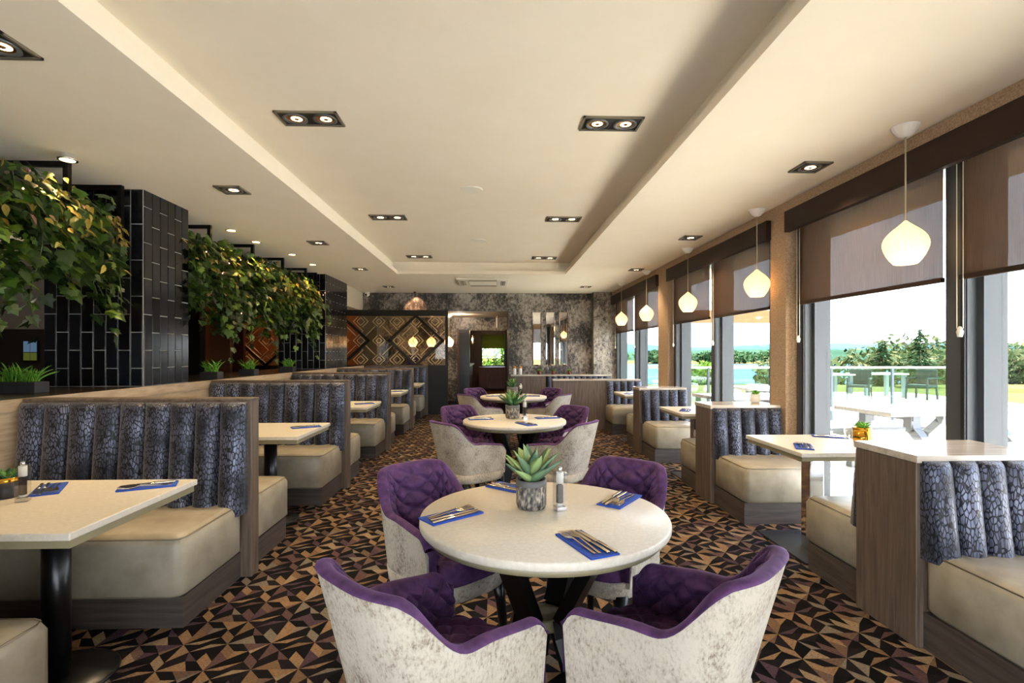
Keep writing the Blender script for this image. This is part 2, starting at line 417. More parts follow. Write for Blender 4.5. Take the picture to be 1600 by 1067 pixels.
# carpet
def carpet():
    L = 0.204
    v = []; f = []; cols = []
    p = (.36, 0); q = (.7, .3); r_ = (1, .3); s = (.7, .6)
    p2 = (.64, 1); q2 = (.3, .7); r2 = (0, .7); s2 = (.3, .4)
    Cc, D, A, B = (0, 0), (1, 0), (0, 1), (1, 1)
    p3 = (.36, 1); m_ = (.62, .7)
    type1 = [((D, r_, s, q), 1), ((D, q, p), 0), ((Cc, p, q), 1), ((A, q2, m_, p3), 0), ((A, r2, s2, q2), 1), ((B, p3, m_), 1), ((B, m_, s), 1), ((B, s, r_), 0),
             ((Cc, q, s2), 0), ((Cc, s2, r2), 1), ((q2, s2, m_), 1), ((s2, q, s, m_), 0)]
    e1, e2, e3, e4, e5 = (0, .33), (.42, .35), (.66, .35), (.7, .66), (.62, 1); e6 = (.64, 0)
    type2 = [((A, e1, q2), 1), ((Cc, e2, q2, e1), 0), ((q2, e2, e3), 1), ((Cc, e6, e2), 1), ((e6, D, e3, e2), 0), ((D, (1, .33), e4, e3), 1), ((A, q2, e5), 0),
             ((B, e5, q2), 1), ((B, q2, e4), 0), ((B, e4, (1, .33)), 0), ((q2, e3, e4), 0)]
    light = ['83674b', '725a42', '886c50', '655043', '74695b', '58423f', '8b765c', '4b3941']
    dark = ['0f0d0e', '141112', '0b0a0b', '1c1719']
    X0, Y0 = -2.9, YB - 0.1
    nx, ny = 28, 63
    for i in range(nx):
        for j in range(ny):
            for poly, li in (type2 if (i + j) % 2 else type1):
                ids = []
                for (a, c) in poly:
                    ids.append(len(v)); v.append((X0 + (i + a) * L, Y0 + (j + c) * L, 0.0))
                if sum(v[ids[k]][0] * v[ids[(k + 1) % len(ids)]][1] - v[ids[(k + 1) % len(ids)]][0] * v[ids[k]][1] for k in range(len(ids))) < 0: ids = ids[::-1]
                f.append(ids); cols.append(lin(rnd.choice(light if li else dark)))
    me = bpy.data.meshes.new('floor'); me.from_pydata(v, [], f)
    ca = me.color_attributes.new('patch', 'FLOAT_COLOR', 'CORNER')
    k = 0
    for fi, ids in enumerate(f):
        for _ in ids: ca.data[k].color = cols[fi]; k += 1
    me.materials.append(MATS['carpet'])
    o = bpy.data.objects.new('floor', me); C.objects.link(o); o['kind'] = 'structure'
    struct(MB().box(-9.5, 2.95, YB - 0.2, 13.9, -0.12, -0.004), 'floor_slab', 'dark_wall')
carpet()
# ceiling with raised tray: lip 2.74-2.80, hollow behind the lip, tray at 2.96
rx0, rx1, ry0, ry1 = -1.69, 1.215, 0.25, 8.88
mb = MB(); xl, xr, yb, yf = -9.5, 3.0, YB - 0.2, 14.0
for (e, z0, z1) in ((0.0, ZC, ZL), (0.10, ZL, ZU)):
    a, b_, c, d = rx0 - e, rx1 + e, ry0 - e, ry1 + e
    mb.box(xl, a, yb, yf, z0, z1).box(b_, xr, yb, yf, z0, z1).box(a, b_, yb, c, z0, z1).box(a, b_, d, yf, z0, z1)
mb.box(xl, xr, yb, yf, ZU, ZU + 0.1)
struct(mb, 'ceiling', 'ceiling_paint')
# far wall with bulkhead, pier and the alcove behind it
mb = MB().box(-3.0, 0.31, YF, YF + 0.1, 2.33, ZC).box(0.31, 2.72, YF, YF + 0.25, 0, ZC).box(2.2, 2.72, YF - 0.3, YF, 0, ZC)
struct(mb, 'wall_far', 'wallpaper')
struct(MB().box(-3.0, 0.31, YF + 0.1, 13.8, 2.33, 2.40), 'ceiling_alcove', 'ceiling_paint')
mb = MB().box(-3.1, -0.97, 13.8, 13.9, 0, 2.4).box(0.31, 0.6, 13.8, 13.9, 0, 2.4).box(-0.97, 0.31, 13.8, 13.9, 1.98, 2.4)
struct(mb, 'wall_alcove', 'wallpaper')
struct(MB().box(0.31, 0.36, YF + 0.25, 13.8, 0, 2.4), 'wall_alcove_side', 'black_paint')
struct(MB().box(-3.0, -1.06, 11.72, 11.74, 0, 0.10).box(-3.1, -0.97, 13.78, 13.80, 0, 0.09), 'baseboard_far', 'black_paint')
struct(MB().box(-3.35, -3.0, 10.25, YF + 0.1, 2.33, ZC), 'wall_bulkhead', 'cream_wall')
# window wall on the right: strip above the pelmets, piers
bays = [(1.35, 4.54), (4.80, 7.70), (8.16, 11.40), (-0.72, 1.10)]
struct(MB().box(XR, 2.95, YB - 0.2, YF, 2.60, ZC), 'wall_right', 'pier_paper')
for k, (a, c, x) in enumerate(((4.54, 4.80, XR), (7.70, 8.16, XR), (1.10, 1.35, XR), (YB - 0.2, -0.72, XR), (11.40, YF, XR + 0.1))):
    struct(MB().box(x, 2.95, a, c, 0, 2.61), 'wall_pier_%d' % (k + 1), 'pier_paper')
def window(n, frames, m='alu'):
    o = empty('window_%d' % n); o['kind'] = 'structure'
    return o
GX = 2.86
for bi, (y0, y1) in enumerate(bays):
    w = window(bi + 1, None)
    mid = (y0 + y1) / 2 - (0.03 if bi == 0 else 0)
    posts = [(y0, y0 + 0.2), (mid - 0.11, mid + 0.11), (y1 - 0.2, y1)]
    for a, c in posts:
        mb = MB().box(2.70, 2.92, a + 0.04, c - 0.04, 0, 2.60).box(2.76, 2.90, a, c, 0, 2.60)
        mb.build('window_post', 'alu', w)
        MB().box(2.688, 2.70, a + 0.045, a + 0.07, 0, 2.60).build('seal', 'alu_dark', w)
    MB().box(2.74, 2.92, y0, y1, 0, 0.07).build('bottom_rail', 'alu', w)
    MB().box(2.74, 2.92, y0, y1, 2.52, 2.60).build('top_rail', 'alu', w)
    for a, c in ((posts[0][1], posts[1][0]), (posts[1][1], posts[2][0])):
        MB().box(GX, GX + 0.012, a, c, 0.07, 2.52).build('pane', 'glass', w)
# windows behind the camera
w = window(5, None)
xs = [-2.9, -1.55, -0.2, 1.15, 2.5]
for x in xs: MB().box(x - 0.08, x + 0.08, YB - 0.16, YB, 0, 2.60).build('window_post', 'alu', w)
for a, c in zip(xs[:-1], xs[1:]): MB().box(a + 0.08, c - 0.08, YB - 0.1, YB - 0.09, 0.07, 2.5).build('pane', 'glass', w)
MB().box(-2.98, 2.58, YB - 0.16, YB, 0, 0.07).build('bottom_rail', 'alu', w)
struct(MB().box(-9.5, 2.95, YB - 0.2, YB - 0.01, 2.5, ZC).box(-9.5, -2.98, YB - 0.2, YB - 0.01, 0, 2.5).box(2.58, 2.95, YB - 0.2, YB - 0.01, 0, 2.6), 'wall_back', 'pier_paper')
# left: service side behind the ledge
struct(MB().box(-9.5, -9.4, YB - 0.2, 14, 0, ZC).box(-9.5, -3.1, 15.2, 15.3, 0, 2.8).box(-9.5, -3.1, 13.8, 15.3, 2.7, 2.8).box(-9.5, -9.4, 13.8, 15.3, 0, 2.8).box(-3.12, -3.08, 13.9, 15.3, 0, 2.8), 'wall_left', 'dark_wall')
struct(MB().box(-3.78, XL, YB, 10.25, 0, 1.06), 'wall_ledge', 'wood_light')
struct(MB().box(-3.80, XL - 0.015, YB, 10.25, 1.06, 1.10), 'trim_1', 'dark_top')
struct(MB().box(XL - 0.016, XL + 0.008, YB, 11.3, 1.03, 1.10).box(XL-0.016, XL + 0.004, 10.25, 11.3, 0, 1.03), 'trim_2', 'wood_light')
struct(MB().box(-9.4, -5.6, 8.3, 8.5, 1.75, ZC), 'wall_grey_soffit', 'grey_wall')
struct(MB().box(-9.4, -6.0, 10.6, 10.8, 0, ZC), 'wall_service', 'dark_wall')
struct(MB().box(-5.98, -5.55, 10.9, 11.0, 0, 2.1), 'wall_rust', 'rust')
struct(MB().box(-9.3, -3.5, 14.6, 14.7, 0, 2.7), 'wall_rust_back', 'rust')
struct(MB().box(-3.5, -3.05, 13.3, 13.8, 0, 2.6), 'wall_pillar', 'pillar_grey')
struct(MB().box(-5.52, -5.3, 10.95, 11.05, 0, 1.95), 'door_1', 'rust_dark')
# room beyond the inner doorway
struct(MB().box(-1.6, 1.6, 13.9, 19.6, -0.02, 0.002), 'floor_beyond', 'floor_wood')
struct(MB().box(-1.6, 1.6, 13.9, 19.6, 2.25, 2.35), 'ceiling_beyond', 'yellow_ceiling')
mb = MB().box(-1.6, -1.5, 13.9, 19.6, 0, 2.3).box(1.5, 1.6, 13.9, 19.6, 0, 2.3).box(-1.6, -0.55, 19.5, 19.6, 0, 2.3).box(0.75, 1.6, 19.5, 19.6, 0, 2.3).box(-0.55, 0.75, 19.5, 19.6, 0, 0.85).box(-0.55, 0.75, 19.5, 19.6, 2.05, 2.3)
struct(mb, 'wall_beyond', 'wood_red')
dr = empty('door_2'); dr['kind'] = 'structure'
MB().box(-0.97, -0.69, 13.72, 13.92, 0, 2.0).build('door_leaf', 'black_satin', dr)
MB().box(0.27, 0.33, 13.72, 13.92, 0, 2.0).build('jamb', 'black_paint', dr)
MB().box(-1.02, -0.97, 13.76, 13.92, 0, 2.03).build('jamb', 'wood_red', dr)
w = window(6, None)
for x in (-0.55, 0.33, 0.72): MB().box(x, x + 0.05, 19.45, 19.55, 0.85, 2.05).build('window_post', 'alu_dark', w)
MB().box(-0.55, 0.75, 19.45, 19.55, 0.85, 0.9).build('bottom_rail', 'alu_dark', w)
MB().box(-0.5, 0.75, 19.5, 19.51, 0.9, 2.05).build('pane', 'glass', w)
o = empty('green_blind', (0.1, 19.42, 1.42), label='yellow green fabric blind in the window beyond the doorway', cat='blind')
for k in range(3): MB().box(-0.62, 0.62, -0.01 - k * 0.006, 0.0 - k * 0.006, 0.12 + k * 0.17, 0.31 + k * 0.17).build('blind_fold', 'green_cloth', o)

# ------------------------------------------------------------------ tiled columns
def tiled_column(name, x0, x1, y0, y1, z0, z1, label):
    root = empty(name, ((x0 + x1) / 2, (y0 + y1) / 2, z0), label=label, cat='column', group='tiled columns')
    cx, cy = (x0 + x1) / 2, (y0 + y1) / 2
    MB().box(x0 - cx, x1 - cx, y0 - cy, y1 - cy, 0, z1 - z0).build('column_core', 'grout', root)
    cache = {}
    H = z1 - z0; th, g = 0.3, 0.007
    def face(width, place):
        n = round(width / 0.1); tw = width / n
        for i in range(n):
            z = -0.15 if i % 2 else 0.0
            while z < H - 0.01:
                a, c = max(z, 0), min(z + th, H)
                if c - a > 0.02:
                    key = (round(tw, 4), round(c - a, 4))
                    if key not in cache:
                        w_, h_ = tw - g, c - a - g
                        b2 = MB(); bv = 0.003; t = 0.008
                        vs = [(-w_ / 2, 0, 0), (w_ / 2, 0, 0), (w_ / 2, 0, h_), (-w_ / 2, 0, h_), (-w_ / 2, -t + bv, 0), (w_ / 2, -t + bv, 0), (w_ / 2, -t + bv, h_), (-w_ / 2, -t + bv, h_),
                              (-w_ / 2 + bv, -t, bv), (w_ / 2 - bv, -t, bv), (w_ / 2 - bv, -t, h_ - bv), (-w_ / 2 + bv, -t, h_ - bv)]
                        fs = []
                        for k in (0, 4):
                            for j in range(4): fs.append((k + j, k + (j + 1) % 4, k + 4 + (j + 1) % 4, k + 4 + j))
                        fs.append((8, 9, 10, 11)); b2.add(vs, fs)
                        cache[key] = b2.mesh('tile', 'tile')
                    place(cache[key], (i + 0.5) * tw, a + g / 2)
                z += th
    face(x1 - x0, lambda me, u, z: inst(me, 'tile', root, (x0 - cx + u, y0 - cy, z), (rnd.uniform(-.004, .004), 0, rnd.uniform(-.004, .004))))
    face(y1 - y0, lambda me, u, z: inst(me, 'tile', root, (x1 - cx, y0 - cy + u, z), (rnd.uniform(-.004, .004), 0, PI / 2 + rnd.uniform(-.004, .004))))
    return root
tiled_column('tiled_column', -3.73, -2.93, 4.36, 4.98, 1.10, ZC, 'black glossy tiled column nearest the camera, on the left ledge')
tiled_column('tiled_column', -3.73, -2.93, 8.94, 10.2, 1.10, ZC, 'black glossy tiled column farther along the left ledge, beside the lattice screen')

# ------------------------------------------------------------------ booths
def channel_mesh(w, z0, z1, d0, d1, name='back_channel'):
    """one upright padded channel, back on y=0, facing -y"""
    H = z1 - z0
    prof = []
    for k in range(9):
        t = k / 8; prof.append((z0 + t * (H - 0.03), d0 + (d1 - d0) * t))
    prof += [(z1 - 0.012, d1 * 0.8), (z1, d1 * 0.4), (z1, 0.0)]
    mb = MB(); nu = 10
    def fn(u, v):
        k = min(int(v * (len(prof) - 1) + 1e-6), len(prof) - 1); z, d = prof[k]
        x = (u - 0.5) * w; bl = math.sqrt(max(0, 1 - (2 * u - 1) ** 2))
        return (x, -d * (0.40 + 0.60 * bl) if d > 0 else 0.0, z)
    mb.grid(fn, nu, len(prof) - 1)
    for sx, u in ((-1, 0.0), (1, 1.0)):
        vs = [fn(u, k / (len(prof) - 1)) for k in range(len(prof))] + [(sx * w / 2, 0, z) for z, d in prof]
        n = len(prof); fs = [((k, k + 1, n + k + 1, n + k) if sx > 0 else (k, n + k, n + k + 1, k + 1)) for k in range(n - 1)]
        mb.add(vs, fs)
    mb.add([(-w / 2, 0, z0), (w / 2, 0, z0)] + [fn(i / nu, 0) for i in range(nu + 1)], [(1, 0) + tuple(range(2, nu + 3))])
    return mb.mesh(name, 'fabric')
def add_welt(seat, x0, x1, y0, y1, z1, sd, parent):
    r = 0.045; e = r * 0.3; z = z1 - r * 0.3 + 0.001; q = r * 0.3
    ya, yb_ = (y0 + e, y1) if sd < 0 else (y1 - e, y0)
    dy = 1 if sd < 0 else -1
    if parent == 'left': b_ = x1 - e; pts = [(x0 + 0.05, ya, z), (b_ - r, ya, z), (b_ - q, ya + q * dy, z), (b_, ya + r * dy, z), (b_, yb_, z)]
    else: b_ = x0 + e; pts = [(x1 - 0.05, ya, z), (b_ + r, ya, z), (b_ + q, ya + q * dy, z), (b_, ya + r * dy, z), (b_, yb_, z)]
    MB().tube(pts, 0.004, 6).build('welt', 'leather_dark', seat)
def seat_mesh(x0, x1, y0, y1, z0, z1):
    return MB().cbox(x0, x1, y0, y1, z0, z1, 0.045).mesh('seat', 'leather')
ch_left = channel_mesh(1.34 / 9, 0.40, 1.075, 0.12, 0.055)
ch_right = channel_mesh(0.63 / 5, 0.42, 0.875, 0.12, 0.06)
LX0, LX1 = -2.865, -1.52
def left_booth(y, sides, label):
    root = empty('booth_bench', (-2.2, y, 0), label=label, cat='booth', group='left booth benches')
    x0, x1 = LX0 + 2.2, LX1 + 2.2
    bars_join(MB().box(x0, x1 + 0.02, -0.05, 0.05, 0, 1.085).build('divider_panel', 'wood', root))
    bars_join(MB().box(x0, x1 + 0.022, -0.053, 0.053, 1.085, 1.10).build('top_cap', 'wood', root), 0.003)
    for sd in sides:
        rz = 0 if sd < 0 else PI
        for k in range(9):
            w = 1.34 / 9; cx = x0 + (k + 0.5) * w
            inst(ch_left, 'back_channel', root, (cx, 0.05 * sd, 0), (0, 0, rz))
        ya, yb_ = (-0.665, -0.05) if sd < 0 else (0.05, 0.665)
        o = inst(seat_mesh(x0, x1 - 0.03, ya, yb_, 0.155, 0.462), 'seat', root); add_welt(o, x0, x1 - 0.03, ya, yb_, 0.462, sd, 'left')
        ya, yb_ = (-0.63, -0.05) if sd < 0 else (0.05, 0.63)
        MB().box(x0, x1 - 0.045, ya, yb_, 0, 0.155).build('plinth', 'wood_plinth', root)
    return root
LY = [1.19, 3.25, 5.31, 7.37, 9.43, 11.40]
llab = ['bench at the bottom left corner, only its beige leather seat end in view', 'nearest full booth bench on the left with blue black crackle fabric back',
        'second booth bench on the left, behind the nearest one', 'third booth bench on the left row, below the far tiled column',
        'fourth booth bench on the left row, one short of the lattice screen', 'last booth bench on the left, against the black lattice screen']
for i, y in enumerate(LY): left_booth(y, (-1,) if i == 5 else ((1,) if i == 0 else (-1, 1)), llab[i])

def right_booth(y0, y1, label, sides=(-1, 1), x0=1.965):
    yc = (y0 + y1) / 2; h = (y1 - y0) / 2
    root = empty('window_booth', (2.3, yc, 0), label=label, cat='booth', group='window booth benches')
    a, b_ = x0 - 2.3, 2.615 - 2.3
    bars_join(MB().box(a, b_, -h, h, 0, 0.865).build('body_panel', 'wood', root))
    bars_join(MB().box(a - 0.004, b_, -h - 0.01, h + 0.01, 0.865, 0.90).build('top_slab', 'wood_top_glare', root))
    for sd in sides:
        rz = 0 if sd < 0 else PI
        for k in range(5):
            w = 0.63 / 5; cx = a + 0.02 + (k + 0.5) * w
            inst(ch_right, 'back_channel', root, (cx, h * sd, 0), (0, 0, rz))
        d = 0.60
        ya, yb_ = (-h - d, -h) if sd < 0 else (h, h + d - 0.07)
        o = inst(seat_mesh(a + 0.03, b_, ya, yb_, 0.17, 0.462), 'seat', root); add_welt(o, a + 0.03, b_, ya, yb_, 0.462, sd, 'right')
        ya, yb_ = (-h - d + 0.03, -h) if sd < 0 else (h, h + d - 0.12)
        MB().box(a + 0.035, b_, ya, yb_, 0, 0.17).build('plinth', 'wood_plinth', root)
    return root
right_booth(2.33, 2.73, 'nearest window booth at the right edge, wood end with glare whitened divider top')
right_booth(4.62, 4.97, 'second window booth from the camera, in front of the brown pier')
right_booth(6.93, 7.25, 'third window booth from the camera, small against the middle windows')
# fourth: long wood face across the aisle, bench beyond
yc = 9.2
root = empty('partition_booth', (1.8, yc, 0), label='far booth with a wide plain wood face turned to the aisle', cat='booth')
bars_join(MB().box(1.03 - 1.8, 0.815, -0.06, 0.12, 0, 0.875).build('body_panel', 'wood', root))
bars_join(MB().box(1.025 - 1.8, 0.815, -0.07, 0.13, 0.875, 0.905).build('top_slab', 'wood_top_glare', root))
for k in range(5): inst(ch_right, 'back_channel', root, (0.19 + (k + 0.5) * 0.126, -0.06, 0))
inst(seat_mesh(0.17, 0.815, -0.66, -0.06, 0.17, 0.462), 'seat', root)
MB().box(0.175, 0.815, -0.63, -0.06, 0, 0.17).build('plinth', 'wood_plinth', root)
# wall bench
root = empty('wall_bench', (1.5, 11.2, 0), label='wall bench under the three mirrors at the far end', cat='bench')
bars_join(MB().box(0.34 - 1.5, 1.10 - 1.5, -0.05, 0.5, 0, 0.87).build('end_cabinet', 'wood', root))
bars_join(MB().box(1.10 - 1.5, 2.55 - 1.5, 0.0, 0.2, 0, 0.87).build('back_panel', 'wood', root))
bars_join(MB().box(0.335 - 1.5, 2.55 - 1.5, -0.06, 0.2, 0.87, 0.90).box(0.335 - 1.5, 2.19 - 1.5, 0.2, 0.5, 0.87, 0.90).build('top_slab', 'wood_top_glare', root))
for k in range(11): inst(ch_right, 'back_channel', root, (-0.39 + (k + 0.5) * 0.126, -0.005, 0))
inst(seat_mesh(-0.39, 1.05, -0.6, -0.005, 0.17, 0.462), 'seat', root)
MB().box(-0.385, 1.05, -0.56, -0.005, 0, 0.17).build('plinth', 'wood_plinth', root)

# ------------------------------------------------------------------ tables
def left_table(y, label):
    root = empty('booth_table', (-2.15, y, 0), label=label, cat='table', group='left booth tables')
    bars_join(MB().box(-0.66, 0.665, -0.385, 0.385, 0.722, 0.75).build('table_top', 'quartz', root), 0.004)
    MB().box(-0.645, 0.655, -0.372, 0.372, 0.692, 0.722).build('under_frame', 'olive_edge', root)
    for x in (0.30, -0.35):
        MB().lathe([(0.05, 0.02), (0.05, 0.692)], 24, x, 0).build('pedestal', 'black_satin', root)
        MB().lathe([(0.215, 0), (0.22, 0.006), (0.21, 0.014), (0.06, 0.022)], 32, x, 0).build('base_disc', 'black_satin', root)
    return root
lt = ['nearest booth table on the left, cut by the left edge of the picture', 'second booth table on the left, past the nearest bench',
      'third booth table on the left, small pale top', 'fourth booth table on the left, near the lattice screen', 'farthest booth table on the left, before the last bench']
LTY = [2.22, 4.28, 6.34, 8.40, 10.42]
for y, l in zip(LTY, lt): left_table(y, l)
def right_table(y, label, x0=1.92, x1=2.61):
    root = empty('window_table', ((x0 + x1) / 2, y, 0), label=label, cat='table', group='window tables')
    h = (x1 - x0) / 2
    bars_join(MB().box(-h, h, -0.36, 0.36, 0.722, 0.75).build('table_top', 'quartz', root), 0.004)
    MB().box(-h + 0.01, h - 0.01, -0.348, 0.348, 0.695, 0.722).build('under_frame', 'olive_edge', root)
    bars_join(MB().box(-0.10, 0.0, -0.05, 0.05, 0.012, 0.695).build('leg', 'chrome', root))
    bars_join(MB().box(-0.25, 0.25, -0.25, 0.25, 0, 0.012).build('base_plate', 'alu_dark', root), 0.003)
    return root
right_table(3.51, 'window table nearest the camera, with the gold plant pot')
right_table(5.58, 'second window table, between the second and third window booths')
right_table(7.9, 'third window table, far down the window side')
right_table(10.1, 'small white table end behind the wide wood partition', 1.16, 2.4)
def round_table(x, y, label):
    root = empty('round_table', (x, y, 0), label=label, cat='table', group='round tables in the aisle')
    MB().lathe([(0.470, 0.718), (0.479, 0.720), (0.482, 0.726), (0.482, 0.744), (0.479, 0.750), (0.0001, 0.750)], 72).build('table_top', 'quartz', root)
    MB().lathe([(0.445, 0.690), (0.455, 0.694), (0.462, 0.718)], 64).build('under_frame', 'olive_edge', root)
    for k in range(4):
        a = PI / 4 + k * PI / 2 + 0.12
        d = Vector((math.cos(a), math.sin(a), 0))
        mb = MB()
        pts = [d * 0.26 + Vector((0, 0, 0.69)), d * 0.09 + Vector((0, 0, 0.36)), d * 0.10 + Vector((0, 0, 0.30)), d * 0.22 + Vector((0, 0, 0.012))]
        for p_, q_ in zip(pts[:-1], pts[1:]): mb.bar(p_, q_, 0.05, 0.085)
        mb.build('leg', 'black_satin', root)
    MB().lathe([(0.07, 0.31), (0.075, 0.32), (0.075, 0.35), (0.07, 0.36)], 24).build('centre_hub', 'olive_edge', root)
    MB().lathe([(0.30, 0.682), (0.30, 0.690)], 32).build('mounting_plate', 'black_satin', root)
    return root
T = [(0.19, 2.01), (0.18, 4.80), (0.262, 7.42)]
round_table(*T[0], 'round stone topped table in the foreground with an agave pot')
round_table(*T[1], 'middle round table, second from the camera')
round_table(*T[2], 'farthest round table, nearest the doorway')

# ------------------------------------------------------------------ chairs
def chair_proto():
    root = empty('tub_chair')
    HA, RX, RY, YC, ARM = 0.57, 0.228, 0.190, -0.06, 0.25
    arc = []           # plan curve samples, s from -1 (left arm tip) to 1
    def plan(s):
        a = abs(s); sg = 1 if s >= 0 else -1
        L = a * 0.555
        La = 0.322
        if L <= La:
            t = L / La * PI / 2; p = 3.3
            c_, s_ = math.cos(t), math.sin(t)
            x = RX * (s_ ** (2 / p)); y = YC - RY * (c_ ** (2 / p))
            if a < 1e-6: x = 0
        else: x = RX; y = YC + (L - La)
        return sg * x, y
    def top(s):
        a = abs(s)
        def sm(x): x = min(1, max(0, x)); return x * x * (3 - 2 * x)
        z = 0.825 - 0.015 * min(1, a / 0.28) ** 4
        z -= 0.15 * sm((a - 0.25) / 0.30) + 0.03 * sm((a - 0.5) / 0.5)
        if a > 0.90: z -= 0.045 * ((a - 0.90) / 0.10) ** 2.5
        return z
    def nrm(s):
        e = 1e-3; x0, y0 = plan(max(-1, s - e)); x1, y1 = plan(min(1, s + e))
        dx, dy = x1 - x0, y1 - y0; l = math.hypot(dx, dy) or 1
        return -dy / l * -1, dx / l * -1     # outward
    def pos(s, z, off):
        x, y = plan(s); nx, ny = nrm(s); k = z - 0.42
        back = max(0.0, 1 - abs(s) / 0.62)
        x *= 1 + 0.12 * k; y -= k * 0.24 * (back * back * (3 - 2 * back)) ** 0.5
        return (x + nx * off, y + ny * off, z)
    # outer shell
    mb = MB(); NS = 72
    def outer(u, v):
        s = -1 + 2 * u; zt = top(s) - 0.006; return pos(s, 0.40 + (zt - 0.40) * v, -0.012 * (1 - v))
    mb.grid(outer, NS, 12, flip=False)
    # arm fronts
    for sg in (-1, 1):
        vs = []
        for k in range(9):
            z = 0.40 + (top(sg) - 0.006 - 0.40) * k / 8
            vs.append(pos(sg, z, -0.012 * (1 - k / 8))); vs.append(pos(sg, z, -0.03))
        fs = [(2 * k, 2 * k + 1, 2 * k + 3, 2 * k + 2) if sg < 0 else (2 * k, 2 * k + 2, 2 * k + 3, 2 * k + 1) for k in range(8)]
        mb.add(vs, fs)
    mb.build('outer_shell', 'shell_fabric', root)
    # quilted lining
    SP = 0.078
    def quilt(a, c):
        p_, q_ = (a + c) / SP, (a - c) / SP
        g = min(abs(p_ - round(p_)), abs(q_ - round(q_)))
        return 0.026 * (1 - (1 - min(1, 2 * g)) ** 3.0)
    mb = MB(); NS2, NV = 210, 64
    def inner(u, v):
        s = -1 + 2 * u; zt = top(s)
        if v < 0.16:
            t = v / 0.16; a = PI * t
            off = -0.018 + 0.021 * math.cos(a); z = zt - 0.004 + 0.012 * math.sin(a)
            return pos(s, z, off)
        t = (v - 0.16) / 0.84; z = zt - 0.004 - (zt - 0.004 - 0.43) * t
        off = -0.039 - 0.008 * math.sin(min(1, t * 3) * PI / 2)
        fade = min(1, t * 8)
        return pos(s, z, off - quilt(s * HA, z) * fade)
    mb.grid(inner, NS2, NV, flip=True)
    # lining closes round the arm tips
    for sg in (-1, 1):
        vs = []
        for k in range(9):
            z = 0.43 + (top(sg) - 0.43) * k / 8
            p0 = pos(sg, z, -0.045); p1 = pos(sg, z, 0.0 if k == 8 else -0.010)
            vs += [p0, (p0[0], p0[1] + 0.014, z), (p1[0], p1[1] + 0.010, z)]
        fs = []
        for k in range(8):
            for j in range(2):
                q = (3 * k + j, 3 * k + j + 1, 3 * k + j + 4, 3 * k + j + 3); fs.append(q if sg > 0 else q[::-1])
        mb.add(vs, fs, True)
    mb.build('quilted_lining', 'velvet', root)
    # seat cushion
    def rr(t, rx, ryf, ryb, p=3.4):
        c_, s_ = math.cos(t), math.sin(t)
        f_ = lambda q, e: (1 if q >= 0 else -1) * abs(q) ** e
        return rx * f_(c_, 2 / p), (ryf if s_ > 0 else ryb) * f_(s_, 2 / p)
    mb = MB(); n = 72; rings = [(1.0, 0.415), (1.02, 0.44), (1.0, 0.470), (0.95, 0.487)] + [(r_, 0.492) for r_ in [0.92 - 0.03 * k for k in range(30)]]
    vs = []
    for (k_, z) in rings:
        for j in range(n):
            x, y = rr(2 * PI * j / n, 0.207 * k_, 0.225 * k_, 0.205 * k_)
            vs.append((x, y, z + (0.55 * quilt(x, y) if k_ <= 0.93 else 0) + 0.012 * (1 - k_)))
    fs = [(k * n + j, k * n + (j + 1) % n, (k + 1) * n + (j + 1) % n, (k + 1) * n + j) for k in range(len(rings) - 1) for j in range(n)]
    fs.append(tuple((len(rings) - 1) * n + j for j in range(n)))
    mb.add(vs, fs, True).build('seat_cushion', 'velvet', root)
    # apron
    mb = MB(); rings = [(0.90, 0.345), (0.98, 0.35), (1.0, 0.365), (1.03, 0.418), (0.9, 0.42)]; vs = []
    for (k_, z) in rings:
        for j in range(n):
            x, y = rr(2 * PI * j / n, 0.221 * k_, 0.226 * k_, 0.243 * k_); vs.append((x, y, z))
    fs = [(k * n + j, k * n + (j + 1) % n, (k + 1) * n + (j + 1) % n, (k + 1) * n + j) for k in range(len(rings) - 1) for j in range(n)]
    fs += [tuple(range(n))[::-1], tuple((len(rings) - 1) * n + j for j in range(n))]
    mb.add(vs, fs, True).build('seat_apron', 'shell_fabric', root)
    for (x, y) in ((-0.165, 0.16), (0.165, 0.16), (-0.155, -0.165), (0.155, -0.165)):
        mb = MB(); sx = 0.03 * (1 if x > 0 else -1); sy = 0.03 if y > 0 else -0.05
        mb.tube([(x, y, 0.36), (x + sx * .3, y + sy * .3, 0.27), (x + sx, y + sy, 0.0)], [0.036, 0.024, 0.014], 10)
        mb.build('leg', 'black_satin', root)
    return root
def face_rz(fx, fy): return math.atan2(fy, fx) - PI / 2
chairs = [
 (-0.14, 1.49, .70, .71, 'tub chair at the lower left of the foreground table, cream back to the camera'),
 (0.485, 1.54, -.70, .71, 'purple quilted tub chair at the lower right of the foreground table, pulled sideways'),
 (-0.22, 2.335, .66, -.75, 'purple tub chair far left at the foreground table, quilted inside in full view'),
 (0.50, 2.37, -.64, -.77, 'purple tub chair far right at the foreground table, quilted back above the tabletop'),
 (-0.19, 4.27, .80, .6, 'cream backed tub chair on the near left side of the middle round table'),
 (0.50, 4.25, -.80, .6, 'cream backed tub chair on the near right side of the middle round table'),
 (-0.23, 5.10, .6, -.8, 'purple tub chair on the far left side of the middle round table'),
 (0.60, 5.08, -.75, -.66, 'purple tub chair on the far right side of the middle round table'),
 (-0.17, 6.96, .78, .62, 'cream backed tub chair on the near left side of the farthest round table'),
 (0.68, 6.93, -.78, .62, 'cream backed tub chair on the near right side of the farthest round table'),
 (-0.15, 7.74, .65, -.76, 'purple tub chair on the far left side of the farthest round table'),
 (0.68, 7.74, -.72, -.7, 'purple tub chair on the far right side of the farthest round table')]
cp = chair_proto()
